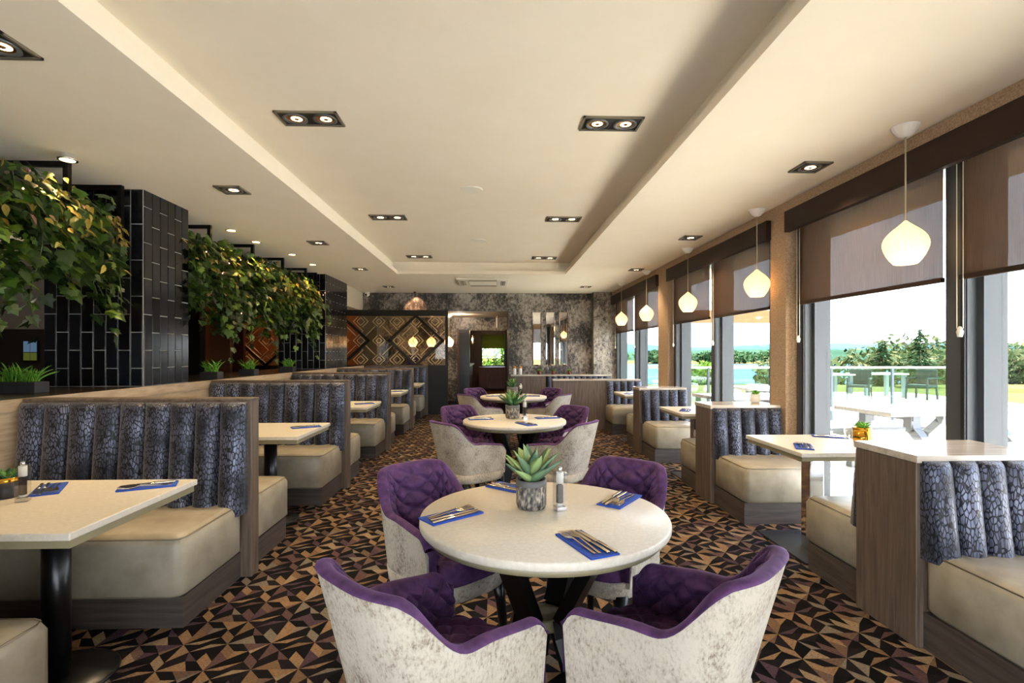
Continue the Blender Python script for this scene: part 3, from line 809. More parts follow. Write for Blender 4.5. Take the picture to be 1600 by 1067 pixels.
for i, (x, y, fx, fy, lab) in enumerate(chairs):
    o = cp if i == 0 else copy_tree(cp)
    o.location = (x, y, 0); o.rotation_euler = (0, 0, face_rz(fx, fy))
    tag(o, lab, 'chair', 'tub chairs at the round tables')

# ------------------------------------------------------------------ place settings
def fork_mesh():
    mb = MB(); t = 0.0022
    def strip(pts, wid, z):
        for (y0, w0, z0), (y1, w1, z1) in zip(pts[:-1], pts[1:]):
            mb.add([(-w0 / 2, y0, z0), (w0 / 2, y0, z0), (w1 / 2, y1, z1), (-w1 / 2, y1, z1), (-w0 / 2, y0, z0 + t), (w0 / 2, y0, z0 + t), (w1 / 2, y1, z1 + t), (-w1 / 2, y1, z1 + t)],
                   [(0, 3, 2, 1), (4, 5, 6, 7), (0, 1, 5, 4), (1, 2, 6, 5), (2, 3, 7, 6), (3, 0, 4, 7)])
    strip([(-0.105, 0.009, 0.001), (-0.09, 0.010, 0.001), (-0.02, 0.006, 0.006), (0.02, 0.006, 0.009), (0.035, 0.018, 0.006), (0.055, 0.024, 0.003)], 0, 0)
    for k in range(4):
        x = (k - 1.5) * 0.0062
        mb.add([(x - .0018, 0.055, .003), (x + .0018, 0.055, .003), (x + .001, 0.1, .007), (x - .001, 0.1, .007), (x - .0018, 0.055, .003 + t), (x + .0018, 0.055, .003 + t), (x + .001, 0.1, .007 + t), (x - .001, 0.1, .007 + t)],
               [(0, 3, 2, 1), (4, 5, 6, 7), (0, 1, 5, 4), (1, 2, 6, 5), (2, 3, 7, 6), (3, 0, 4, 7)])
    return mb.mesh('fork', 'steel')
def knife_mesh():
    mb = MB()
    mb.cbox(-0.006, 0.006, -0.115, -0.015, 0.0005, 0.0075, 0.002)
    mb.prism([(-0.006, -0.015), (0.006, -0.015), (0.009, 0.02), (0.009, 0.075), (0.003, 0.105), (-0.006, 0.11)], 0.002, 0.0042)
    return mb.mesh('knife', 'steel')
FORK, KNIFE = fork_mesh(), knife_mesh()
def napkin_mesh():
    mb = MB()
    for k, (z0, z1, dx) in enumerate(((0.0, 0.002, 0.0), (0.002, 0.004, 0.002), (0.004, 0.006, -0.001))):
        mb.box(-0.052 + dx, 0.052 + dx, -0.115 + dx, 0.115 - dx, z0, z1)
    return mb.mesh('napkin', 'napkin')
NAP = napkin_mesh()
def setting(x, y, dx, dy, where):
    rz = math.atan2(dy, dx) - PI / 2
    r = Matrix.Rotation(rz, 4, 'Z')
    def put(me, name, lx, ly, lz, rr_, lab, cat):
        o = bpy.data.objects.new(name, me); C.objects.link(o)
        p = r @ Vector((lx, ly, 0)); o.location = (x + p.x, y + p.y, 0.7502 + lz); o.rotation_euler = (0, 0, rz + rr_)
        tag(o, lab, cat, 'place settings: ' + cat + 's'); return o
    put(NAP, 'napkin', 0, 0, 0, 0, 'folded blue napkin ' + where, 'napkin')
    put(FORK, 'fork', -0.030, 0.012, 0.0062, 0.05, 'outer fork on the blue napkin ' + where, 'fork')
    put(FORK, 'fork', -0.008, 0.008, 0.0062, 0.0, 'inner fork on the blue napkin ' + where, 'fork')
    put(KNIFE, 'knife', 0.015, 0.010, 0.0062, 0.02, 'inner knife on the blue napkin ' + where, 'knife')
    put(KNIFE, 'knife', 0.036, 0.004, 0.0062, 0.05, 'outer knife on the blue napkin ' + where, 'knife')
setting(0.297, 1.67, -0.0855, 0.218, 'at the near edge of the foreground round table')
setting(-0.168, 1.978, 0.177, 0.14, 'at the left of the foreground round table')
setting(0.53, 2.165, -0.134, -0.174, 'at the right of the foreground round table')
setting(0.075, 2.375, 0.20, -0.16, 'behind the agave pot on the foreground round table')
setting(-0.14, 4.86, 0.24, 0.05, 'at the left of the middle round table')
setting(0.27, 4.50, -0.1, 0.2, 'at the near edge of the middle round table')
setting(0.50, 4.92, -0.24, -0.06, 'at the right of the middle round table')
setting(-0.02, 7.42, 0.24, 0.05, 'at the left of the farthest round table')
setting(0.53, 7.40, -0.24, 0.03, 'at the right of the farthest round table')
setting(-1.63, 2.46, -0.25, -0.12, 'at the far corner of the nearest left booth table')
setting(-2.05, 2.42, 0.12, -0.2, 'behind the pepper mill on the nearest left booth table')
setting(-1.60, 4.38, -0.2, -0.12, 'on the second left booth table')
setting(-1.61, 6.36, -0.2, -0.1, 'on the third left booth table')
setting(-1.61, 8.35, -0.2, -0.1, 'on the fourth left booth table')
setting(2.06, 3.36, 0.1, 0.2, 'at the near corner of the nearest window table')
setting(2.50, 3.75, 0.2, -0.1, 'by the glass on the nearest window table')
setting(2.07, 5.52, 0.1, 0.2, 'on the second window table')
setting(2.05, 7.82, 0.1, 0.2, 'on the third window table')

# ------------------------------------------------------------------ plants on tables, mills
def blade(L, w, lift, curl, n=7, fold=0.25, shape=1.0):
    """pointed succulent leaf along +y, rising; returns MB data"""
    vs = []; fs = []
    for k in range(n + 1):
        t = k / n
        wd = w * (math.sin(PI * min(1, (0.22 + 0.78 * t) ** shape)) ** 0.8 if t < 1 else 0.0) * 0.5 + 0.0005
        a = lift - curl * t
        y = L * t * math.cos(lift - curl * t * 0.5); z = L * t * math.sin(lift - curl * t * 0.5)
        c = Vector((0, y, z)); up = Vector((0, -math.sin(a), math.cos(a)))
        vs += [c + Vector((-wd, 0, 0)) + up * wd * fold * 2, c, c + Vector((wd, 0, 0)) + up * wd * fold * 2, c - up * (0.002 + w * 0.12 * (1 - t))]
    for k in range(n):
        o = 4 * k
        fs += [(o, o + 1, o + 5, o + 4), (o + 1, o + 2, o + 6, o + 5), (o, o + 4, o + 7, o + 3), (o + 3, o + 7, o + 6, o + 2)]
    return vs, fs
def rosette(root, m, spec, z):
    """spec: list of (count, length, width, lift, curl, phase)"""
    for (cnt, L, w, lift, curl, ph) in spec:
        vs, fs = blade(L, w, lift, curl)
        me = MB().add(vs, fs, True).mesh('leaf', m)
        for k in range(cnt):
            a = 2 * PI * k / cnt + ph + rnd.uniform(-.15, .15); s = rnd.uniform(0.88, 1.1)
            inst(me, 'leaf', root, (-0.008 * math.sin(a), 0.008 * math.cos(a), z), (rnd.uniform(-.1, .1), 0, a), (s, s, s))
def potted(x, y, z, s, label, m='agave_leaf', pot='pot_stone', rim='pot_rim', grp='potted plants on the tables', spec=None):
    root = empty('potted_plant', (x, y, z), label=label, cat='plant', group=grp)
    R, H = 0.062 * s, 0.118 * s
    pt_ = MB().lathe([(R * .82, 0), (R * .92, H * .04), (R, H * .16), (R * 1.0, H * .80)], 32).build('pot', pot, root)
    MB().lathe([(R * 1.0, H * .80), (R * 1.02, H * .82), (R * 1.0, H), (R * .9, H), (R * .88, H * .86), (0.0005, H * .86)], 32, cap=False).build('pot_rim', rim, pt_)
    MB().lathe([(R * .89, H * .86), (R * .89, H * .9), (0.001, H * .93)], 24).build('soil', 'soil', pt_)
    rosette(root, m, spec or [(7, 0.15 * s, 0.056 * s, 0.55, -0.12, 0.0), (6, 0.16 * s, 0.056 * s, 0.88, 0.1, 0.4), (4, 0.165 * s, 0.052 * s, 1.15, 0.05, 0.2), (2, 0.15 * s, 0.045 * s, 1.38, 0.0, 0.6)], H * .88)
    return root
potted(0.146, 2.08, 0.75, 1.0, 'pale green agave in a pebbled grey pot on the foreground round table')
potted(0.165, 4.93, 0.75, 1.1, 'dark green spiky agave in a carved grey pot on the middle round table', 'dark_agave')
potted(0.24, 7.25, 0.75, 1.25, 'leafy green plant in a dark pot on the farthest round table', 'dark_agave',
       spec=[(9, 0.10, 0.05, 0.7, -.2, 0), (8, 0.13, 0.05, 1.0, 0.2, .4), (6, 0.15, 0.05, 1.3, 0.1, .2)])
small = [(10, 0.05, 0.028, 0.5, -.2, 0), (8, 0.055, 0.026, 0.9, 0, .4), (6, 0.05, 0.024, 1.2, 0, .2)]
potted(2.565, 3.50, 0.75, 0.92, 'little green plant in a shiny gold pot on the nearest window table', 'grass_leaf', 'gold', 'gold', spec=[(12, 0.05, 0.03, 0.5, -.2, 0), (10, 0.06, 0.03, 0.95, 0, .4), (7, 0.055, 0.028, 1.3, 0, .2)])
potted(-2.13, 2.30, 0.75, 0.75, 'small succulent bowl at the left picture edge on the nearest booth table', 'dark_agave', 'pot_dark', 'gold', spec=small)
potted(2.5, 4.85, 0.90, 0.7, 'small bright green plant on top of the second window booth', 'grass_leaf', 'white_ceramic', 'white_ceramic', spec=small)
for k, (x, lab) in enumerate(((0.974, 'left'), (1.284, 'middle'), (1.637, 'right'))):
    potted(x, 11.3, 0.90, 0.7, lab + ' of the three small copper pots on the ledge under the mirrors', 'grass_leaf' if k != 1 else 'dark_agave', 'copper', 'copper', 'copper pots under the mirrors', small)
def mill(x, y, z, s, label):
    root = empty('pepper_mill', (x, y, z), 0.35, label, 'mill', 'pepper mills')
    a = 0.021 * s
    MB().box(-a, a, -a, a, 0.0, 0.155 * s).build('clear_body', 'acrylic', root)
    MB().box(-a * .92, a * .92, -a * .92, a * .92, 0.002, 0.016 * s).build('foot', 'chrome', root)
    MB().lathe([(a * .62, 0.02 * s), (a * .62, 0.028 * s)], 16).build('grinder', 'salt', root)
    MB().lathe([(a * .66, 0.03 * s), (a * .66, 0.098 * s), (a * .3, 0.105 * s)], 16).build('peppercorns', 'pepper', root)
    MB().lathe([(a * .72, 0.108 * s), (a * .72, 0.153 * s)], 16).build('white_core', 'salt', root)
    MB().lathe([(a * .3, 0.155 * s), (a * .45, 0.160 * s), (a * .42, 0.170 * s), (a * .2, 0.174 * s)], 16).build('knob', 'chrome', root)
    return root
mill(0.258, 2.045, 0.75, 1.0, 'clear square pepper mill beside the agave on the foreground round table')
mill(0.279, 4.86, 0.75, 1.05, 'clear pepper mill on the middle round table')
mill(0.36, 7.27, 0.75, 1.1, 'clear pepper mill on the farthest round table')
mill(-2.005, 2.24, 0.75, 0.98, 'clear pepper mill on the nearest left booth table')
def tumbler(x, y, z, h, label, m='acrylic'):
    MBt = MB().lathe([(0.028, 0), (0.03, 0.002), (0.036, h), (0.034, h), (0.027, 0.008), (0.0005, 0.008)], 24, cap=False)
    o = MBt.build('drinking_glass', m); o.location = (x, y, z); tag(o, label, 'glass', 'glasses'); return o
tumbler(2.555, 3.62, 0.75, 0.085, 'clear glass beside the gold plant pot on the window table')
for x, lab in ((0.423, 'left'), (0.55, 'right')):
    root = empty('jar', (x, 11.28, 0.90), label=lab + ' white jar with an orange stopper on the cabinet by the doorway', cat='jar', group='white jars by the doorway')
    MB().lathe([(0.035, 0), (0.038, 0.01), (0.038, 0.11), (0.03, 0.13), (0.022, 0.138)], 20).build('jar_body', 'white_ceramic', root)
    MB().lathe([(0.03, 0.138), (0.034, 0.145), (0.03, 0.175), (0.012, 0.185)], 16).build('stopper', 'orange_cap', root)

# ------------------------------------------------------------------ pendants
def pendant(x, y, label, zc=ZC, zb=1.911, w=PEND_W, s=1.0):
    root = empty('pendant_lamp', (x, y, zb), label=label, cat='lamp', group='pleated pendant lamps')
    n = 160; ribs = 20
    rib = lambda j: 1 + 0.11 * abs(math.cos(PI * ribs * j / n))
    prof = [(0.050, 0.0), (0.056, 0.003), (0.072, 0.025), (0.087, 0.052), (0.098, 0.08), (0.1045, 0.105), (0.106, 0.12), (0.104, 0.138), (0.098, 0.158), (0.086, 0.178), (0.071, 0.197), (0.054, 0.214), (0.037, 0.230), (0.021, 0.246), (0.010, 0.258), (0.007, 0.262)]
    MB().lathe([(r * s, z * s) for r, z in prof], n, cap=False, rib=rib).build('shade', 'porcelain', root)
    MB().tube([(0, 0, 0.255 * s), (0, 0, zc - zb - 0.05)], 0.0045, 8).build('cord', 'grille', root)
    MB().lathe([(0.016, zc - zb - 0.066), (0.035, zc - zb - 0.058), (0.062, zc - zb - 0.03), (0.074, zc - zb - 0.004), (0.074, zc - zb)], 72, rib=lambda j: 1 + 0.03 * abs(math.cos(PI * 18 * j / 72))).build('canopy', 'white_ceramic', root)
    MB().lathe([(0.012, 0.215 * s), (0.014, 0.19 * s), (0.026, 0.15 * s), (0.03, 0.125 * s), (0.022, 0.10 * s), (0.001, 0.092 * s)], 20, cap=False).build('bulb', 'bulb', root)
    point('pendant_light', (0, 0, 0.06 * s), w, (1.0, 0.72, 0.40), 0.025, root)
    return root
for y, x, l in ((3.0, 2.465, 'nearest'), (4.8, 2.49, 'second'), (6.6, 2.51, 'third'), (8.45, 2.515, 'fourth'), (9.9, 2.455, 'farthest')):
    pendant(x, y, l + ' of the white pleated pendant lamps hanging along the windows')
for x, l in ((-2.08, 'left'), (-1.62, 'middle'), (-1.17, 'right')):
    pendant(x, 13.0, l + ' of the glowing pendant lamps seen behind the lattice screen', 2.33, 1.53, 1.2, 1.0)

# ------------------------------------------------------------------ ceiling fixtures
def downlight(x, y, z, twin, label, watts=DOWN_W, sx=0.2):
    root = empty('downlight', (x, y, z), label=label, cat='downlight', group='twin recessed downlights' if twin else 'single recessed downlights')
    hw = 0.205 if twin else 0.105; hd = 0.105; t = 0.014
    mb = MB().box(-hw, hw, -hd, -hd + t, -0.012, 0).box(-hw, hw, hd - t, hd, -0.012, 0).box(-hw, -hw + t, -hd, hd, -0.012, 0).box(hw - t, hw, -hd, hd, -0.012, 0)
    mb.build('frame', 'bronze_frame', root)
    MB().box(-hw + t, hw - t, -hd + t, hd - t, -0.003, 0).build('housing', 'black_paint', root)
    for cx in ((-0.098, 0.098) if twin else (0,)):
        mb = MB(); mb.lathe([(0.078, -0.004), (0.080, -0.012), (0.066, -0.014), (0.058, -0.006)], 28, cx, 0, cap=False)
        rg = mb.build('gimbal_ring', 'galv', root)
        rf = MB().lathe([(0.058, -0.006), (0.050, -0.0045), (0.036, -0.0045)], 24, cx, 0, cap=False).build('reflector', 'lamp_copper', rg)
        MB().lathe([(0.037, -0.005), (0.028, -0.007), (0.016, -0.0065)], 20, cx + 0.006, 0.008, cap=False).build('lit_lens', 'bulb', rg)
        MB().lathe([(0.016, -0.0065), (0.012, -0.010), (0.001, -0.011)], 12, cx + 0.006, 0.008, cap=False).build('lamp_cap', 'lamp_copper', rg)
    spot('downlight_beam', (0, 0, -0.03), (0, 0, -2), watts * (1.6 if twin else 1), 1.9, 0.8, WARM, root, 0.05)
    return root
for (x, y, l) in ((-1.247, 3.49, 'nearest left'), (0.795, 3.5, 'nearest right'), (-1.247, 6.01, 'middle left'), (0.80, 6.02, 'middle right'), (-1.247, 8.45, 'far left'), (0.81, 8.5, 'far right')):
    downlight(x, y, ZU, True, l + ' twin downlight in the raised ceiling tray')
for (y, l) in ((2.33, 'at the left picture edge'), (4.34, 'second on the left strip'), (6.40, 'third on the left strip'), (8.38, 'fourth on the left strip'), (10.6, 'last on the left strip')):
    downlight(-2.19, y, ZC, False, 'square downlight over the left booths, ' + l)
for (x, y, l) in ((2.30, 3.67, 'nearest'), (2.30, 5.97, 'second'), (2.30, 8.3, 'third'), (1.86, 10.5, 'farthest')):
    downlight(x, y, ZC, False, l + ' square downlight in the ceiling strip beside the windows')
def ring_light(x, y, drop, label, target):
    root = empty('spotlight', (x, y, ZC), label=label, cat='spotlight', group='round spotlights above the hanging plants')
    MB().lathe([(0.045, -drop), (0.058, -drop), (0.06, -drop + 0.01), (0.042, -drop + 0.014), (0.042, 0)], 28, cap=False).build('trim_ring', 'chrome', root)
    MB().lathe([(0.044, -drop + 0.003), (0.001, -drop + 0.001)], 20, cap=False).build('lens', 'bulb', root)
    d = Vector(target) - Vector((x, y, ZC))
    spot('spot_beam', (0, 0, -drop - 0.02), (d.x, d.y, d.z), 9, 1.3, 0.6, (1, 0.62, 0.2), root, 0.02)
for k, (x, y, dr_, l, t_) in enumerate(((-2.926, 3.60, 0.045, 'nearest chrome surface spotlight above the first hanging planter', (-2.93, 3.45, 2.2)), (-2.92, 5.76, 0.012, 'round spotlight just past the near tiled column', (-2.92, 5.8, 2.2)), (-2.92, 6.35, 0.012, 'second round spotlight past the near tiled column', (-2.92, 6.5, 2.2)),
     (-2.80, 7.15, 0.012, 'third round spotlight above the long hanging planter', (-2.9, 7.3, 2.2)), (-2.80, 7.95, 0.012, 'last round spotlight before the far tiled column', (-2.9, 8.2, 2.2)))):
    ring_light(x, y, dr_, l, t_)
for y, l in ((4.97, 'nearer'), (7.23, 'farther')):
    root = empty('ceiling_speaker', (-0.232, y, ZU), label=l + ' round cream speaker disc in the ceiling tray', cat='speaker', group='ceiling speakers')
    MB().lathe([(0.108, 0), (0.108, -0.006), (0.100, -0.011), (0.096, -0.008)], 40, cap=False).build('rim', 'white_plastic', root)
    MB().lathe([(0.097, -0.008), (0.001, -0.009)], 40, cap=False).build('mesh_grille', 'white_plastic', root)
root = empty('air_conditioner', (-0.233, 9.82, ZC), label='square ceiling air conditioner cassette with slatted grille', cat='air conditioner')
bars_join(MB().box(-0.48, 0.48, -0.48, 0.48, -0.03, 0).build('panel', 'white_plastic', root), 0.01)
MB().box(-0.27, 0.27, -0.27, 0.27, -0.036, -0.03).build('intake_grille', 'grille', root)
for k in range(9): MB().box(-0.26, 0.26, -0.255 + k * 0.06, -0.235 + k * 0.06, -0.042, -0.036).build('slat', 'white_plastic', root)
for k in range(4):
    a = k * PI / 2
    o = MB().box(-0.26, 0.26, 0.335, 0.42, -0.034, -0.03).build('air_slot', 'black_paint', root); o.rotation_euler = (0, 0, a)
    for q in range(2):
        o = MB().box(-0.26, 0.26, 0.345 + q * 0.04, 0.37 + q * 0.04, -0.042, -0.034).build('louvre', 'grille', root); o.rotation_euler = (0, 0, a)
root = empty('security_camera', (-2.88, 11.58, ZC), label='small white security camera under the ceiling above the lattice screen', cat='camera')
MB().box(-0.04, 0.04, -0.02, 0.10, -0.07, 0).build('bracket', 'white_plastic', root)
MB().tube([(0, 0.05, -0.06), (0.02, -0.16, -0.08)], 0.035, 14).build('camera_body', 'white_plastic', root)
MB().tube([(0.02, -0.16, -0.08), (0.022, -0.175, -0.082)], 0.026, 14).build('lens', 'black_satin', root)
root = empty('wall_washer', (-1.80, 11.5, ZC), label='tiny ceiling spotlight glowing on the wallpaper above the screen', cat='spotlight')
MB().lathe([(0.03, 0), (0.03, -0.03), (0.02, -0.035)], 16).build('body', 'copper', root)
spot('washer_beam', (0, 0, -0.05), (0, 0.25, -0.4), 10, 1.5, 0.6, (1, 0.55, 0.3), root)
root = empty('tube_lamp', (0.05, 13.3, 2.33), label='slim white tube hanging in the alcove before the doorway', cat='light')
MB().lathe([(0.03, -0.30), (0.034, -0.29), (0.034, -0.05), (0.012, -0.04), (0.012, 0)], 14).build('body', 'white_plastic', root)

# ------------------------------------------------------------------ blinds and pelmets
def blind(y0, y1, label, chain=True, X=2.672):
    root = empty('roller_blind', (X, (y0 + y1) / 2, 1.80), label=label, cat='blind', group='brown roller blinds')
    h = (y1 - y0) / 2
    MB().box(0, 0.003, -h, h, 0.02, 0.72).build('blind_fabric', 'blind_cloth', root)
    MB().box(-0.012, 0.014, -h, h, 0, 0.028).build('bottom_bar', 'brown_fascia', root)
    if chain:
        n = 20; pts = []
        cn = MB().tube([(-0.015, h - 0.03, 0.70), (-0.015, h - 0.03, -0.28), (-0.015, h - 0.01, -0.30), (-0.015, h + 0.01, -0.28), (-0.015, h + 0.01, 0.70)], 0.0024, 6).build('chain', 'white_plastic', root)
        MB().lathe([(0.012, -0.33), (0.018, -0.30), (0.006, -0.27)], 12, -0.015, h - 0.01).build('chain_weight', 'white_plastic', cn)
    return root
names = ['nearest', 'second', 'third']
for bi, (y0, y1) in enumerate(bays[:3]):
    mid = (y0 + y1) / 2 - (0.03 if bi == 0 else 0)
    blind(y0 + 0.10, mid - 0.06, 'brown roller blind on the nearer pane of the %s window bay' % names[bi])
    blind(mid + 0.06, y1 - 0.12, 'brown roller blind on the farther pane of the %s window bay' % names[bi])
    p_ = bars_join(MB().box(XR - 0.05, XR - 0.001, y0 - 0.02, y1 - 0.06, 2.45, 2.635).build('pelmet', 'brown_fascia'), 0.004)
    tag(p_, 'long dark brown pelmet box over the %s window bay' % names[bi], 'pelmet', 'blind pelmets')
blind(-0.6, 1.0, 'brown roller blind on the window behind the camera', False)
for k, (a, c) in enumerate(zip(xs[:-1], xs[1:])):
    root = empty('roller_blind', ((a + c) / 2, YB + 0.03, 1.85), label='brown roller blind on the back window wall, pane %s from the left' % ('one two three four'.split()[k]), cat='blind', group='brown roller blinds')
    MB().box(-0.62, 0.62, 0, 0.003, 0, 0.65).build('blind_fabric', 'blind_cloth', root)
    MB().box(-0.62, 0.62, -0.01, 0.012, -0.02, 0.01).build('bottom_bar', 'brown_fascia', root)

# ------------------------------------------------------------------ mirrors
for x, l in ((0.95, 'left'), (1.26, 'middle'), (1.56, 'right')):
    root = empty('wall_mirror', (x, YF - 0.02, 1.087), label=l + ' of the three tall narrow mirrors on the far wall', cat='mirror', group='narrow wall mirrors')
    w2, H = 0.10, 1.215
    mb = MB(); bv = 0.02
    mb.add([(-w2, 0.018, 0), (w2, 0.018, 0), (w2, 0.018, H), (-w2, 0.018, H), (-w2, 0.004, 0), (w2, 0.004, 0), (w2, 0.004, H), (-w2, 0.004, H), (-w2 + bv, 0, bv), (w2 - bv, 0, bv), (w2 - bv, 0, H - bv), (-w2 + bv, 0, H - bv)],
           [(0, 1, 5, 4), (1, 2, 6, 5), (2, 3, 7, 6), (3, 0, 4, 7), (4, 5, 9, 8), (5, 6, 10, 9), (6, 7, 11, 10), (7, 4, 8, 11)])
    mb.build('bevelled_edge', 'mirror', root)
    MB().add([(-w2 + bv, 0, bv), (w2 - bv, 0, bv), (w2 - bv, 0, H - bv), (-w2 + bv, 0, H - bv)], [(0, 1, 2, 3)]).build('mirror_face', 'mirror', root)

# ------------------------------------------------------------------ lattice screen
root = empty('lattice_screen', (-3.5, 11.5, 0), label='black framed lattice screen with gold fretwork and diamond frames', cat='screen')
ox = 3.5
XA, XB = -6.1, -1.06
MB().box(XA + ox, XB + ox, -0.03, 0.03, 2.20, 2.33).build('top_rail', 'black_paint', root)
MB().box(XA + ox, XB + ox, -0.03, 0.03, 1.06, 1.10).build('sill_rail', 'black_paint', root)
MB().box(XA + ox, XB + ox, -0.025, 0.025, 0, 1.06).build('lower_panel', 'black_paint', root)
for x in (XA, -2.59, -4.24, XB - 0.06):
    if x in (XA, XB - 0.06): MB().box(x + ox, x + ox + 0.06, -0.035, 0.035, 0, 2.33).build('post', 'black_paint', root)
for cx in (-1.77, -3.42, -5.07):
    a, b_ = 0.60, 0.55
    mb = MB(); P4 = [Vector((cx + ox - a, 0, 1.65)), Vector((cx + ox, 0, 1.65 + b_)), Vector((cx + ox + a, 0, 1.65)), Vector((cx + ox, 0, 1.65 - b_))]
    for k in range(4):
        d = (P4[(k + 1) % 4] - P4[k]).normalized()
        mb.bar(P4[k] - d * 0.02, P4[(k + 1) % 4] + d * 0.02, 0.06, 0.07)
    mb.build('diamond_frame', 'black_paint', root)
MB().box(XA + ox, XB + ox - 0.06, 0.012, 0.018, 1.10, 2.20).build('smoked_pane', 'bronze_glass', root)
def fret(cx):
    mb = MB(); z0, z1, x0, x1 = 1.10, 2.20, cx - 0.825, cx + 0.825 if cx < -2 else XB - 0.06
    q = 0.7071; wb = 0.013
    def seg(a0, b0, a1, b1):
        # rotated lattice coordinates about the diamond centre, clipped to the bay
        n = 6
        for k in range(n):
            t0, t1 = k / n, (k + 1) / n
            p0 = (cx + ((a0 + (a1 - a0) * t0) + (b0 + (b1 - b0) * t0)) * q, 1.65 + ((a0 + (a1 - a0) * t0) - (b0 + (b1 - b0) * t0)) * q)
            p1 = (cx + ((a0 + (a1 - a0) * t1) + (b0 + (b1 - b0) * t1)) * q, 1.65 + ((a0 + (a1 - a0) * t1) - (b0 + (b1 - b0) * t1)) * q)
            if all(x0 < x < x1 and z0 < z < z1 for x, z in (p0, p1)):
                mb.bar((p0[0] + ox, 0, p0[1]), (p1[0] + ox, 0, p1[1]), wb, 0.014)
    S = 0.30
    for i in range(-4, 5):
        for j in range(-4, 5):
            a, b2 = i * S, j * S
            if (i + j) % 2 == 0:
                h = 0.062
                seg(a - h, b2 - h, a + h, b2 - h); seg(a + h, b2 - h, a + h, b2 + h); seg(a + h, b2 + h, a - h, b2 + h); seg(a - h, b2 + h, a - h, b2 - h)
                h = 0.115
                seg(a - h, b2 - h, a + S - h, b2 - h); seg(a - h, b2 - h, a - h, b2 + S - h); seg(a + h, b2 + h, a + h, b2 - h + .05); seg(a + h, b2 + h, a - h + .05, b2 + h)
            elif i % 2 == 0:
                seg(a - S * .5, b2, a + S * .5, b2)
            else:
                seg(a, b2 - S * .5, a, b2 + S * .5)
    mb.build('gold_fretwork', 'fret_gold', root)['kind'] = 'stuff'
for cx in (-1.77, -3.42, -5.07): fret(cx)

# ------------------------------------------------------------------ hanging planters
def ivy_mesh():
    o = [(0, 0), (.28, -.12), (.5, .08), (.36, .3), (.52, .52), (.24, .58), (0, 1.0), (-.24, .58), (-.52, .52), (-.36, .3), (-.5, .08), (-.28, -.12)]
    vs = [(0, .3, .0)] + [(x, y, -0.18 * abs(x) - 0.12 * y * y) for x, y in o]
    return MB().add(vs, [(0, 1 + i, 1 + (i + 1) % len(o)) for i in range(len(o))]).mesh('ivy_leaf', 'ivy_leaf')
def oval_mesh():
    o = [(0, 0), (.2, .2), (.25, .45), (.14, .75), (0, 1), (-.14, .75), (-.25, .45), (-.2, .2)]
    vs = [(0, .45, -.08)] + [(x, y, 0.05 + 0.3 * abs(x) - 0.25 * y * y) for x, y in o]
    return MB().add(vs, [(0, 1 + i, 1 + (i + 1) % len(o)) for i in range(len(o))]).mesh('variegated_leaf', 'striped_leaf')
IVY, OVAL = ivy_mesh(), oval_mesh()
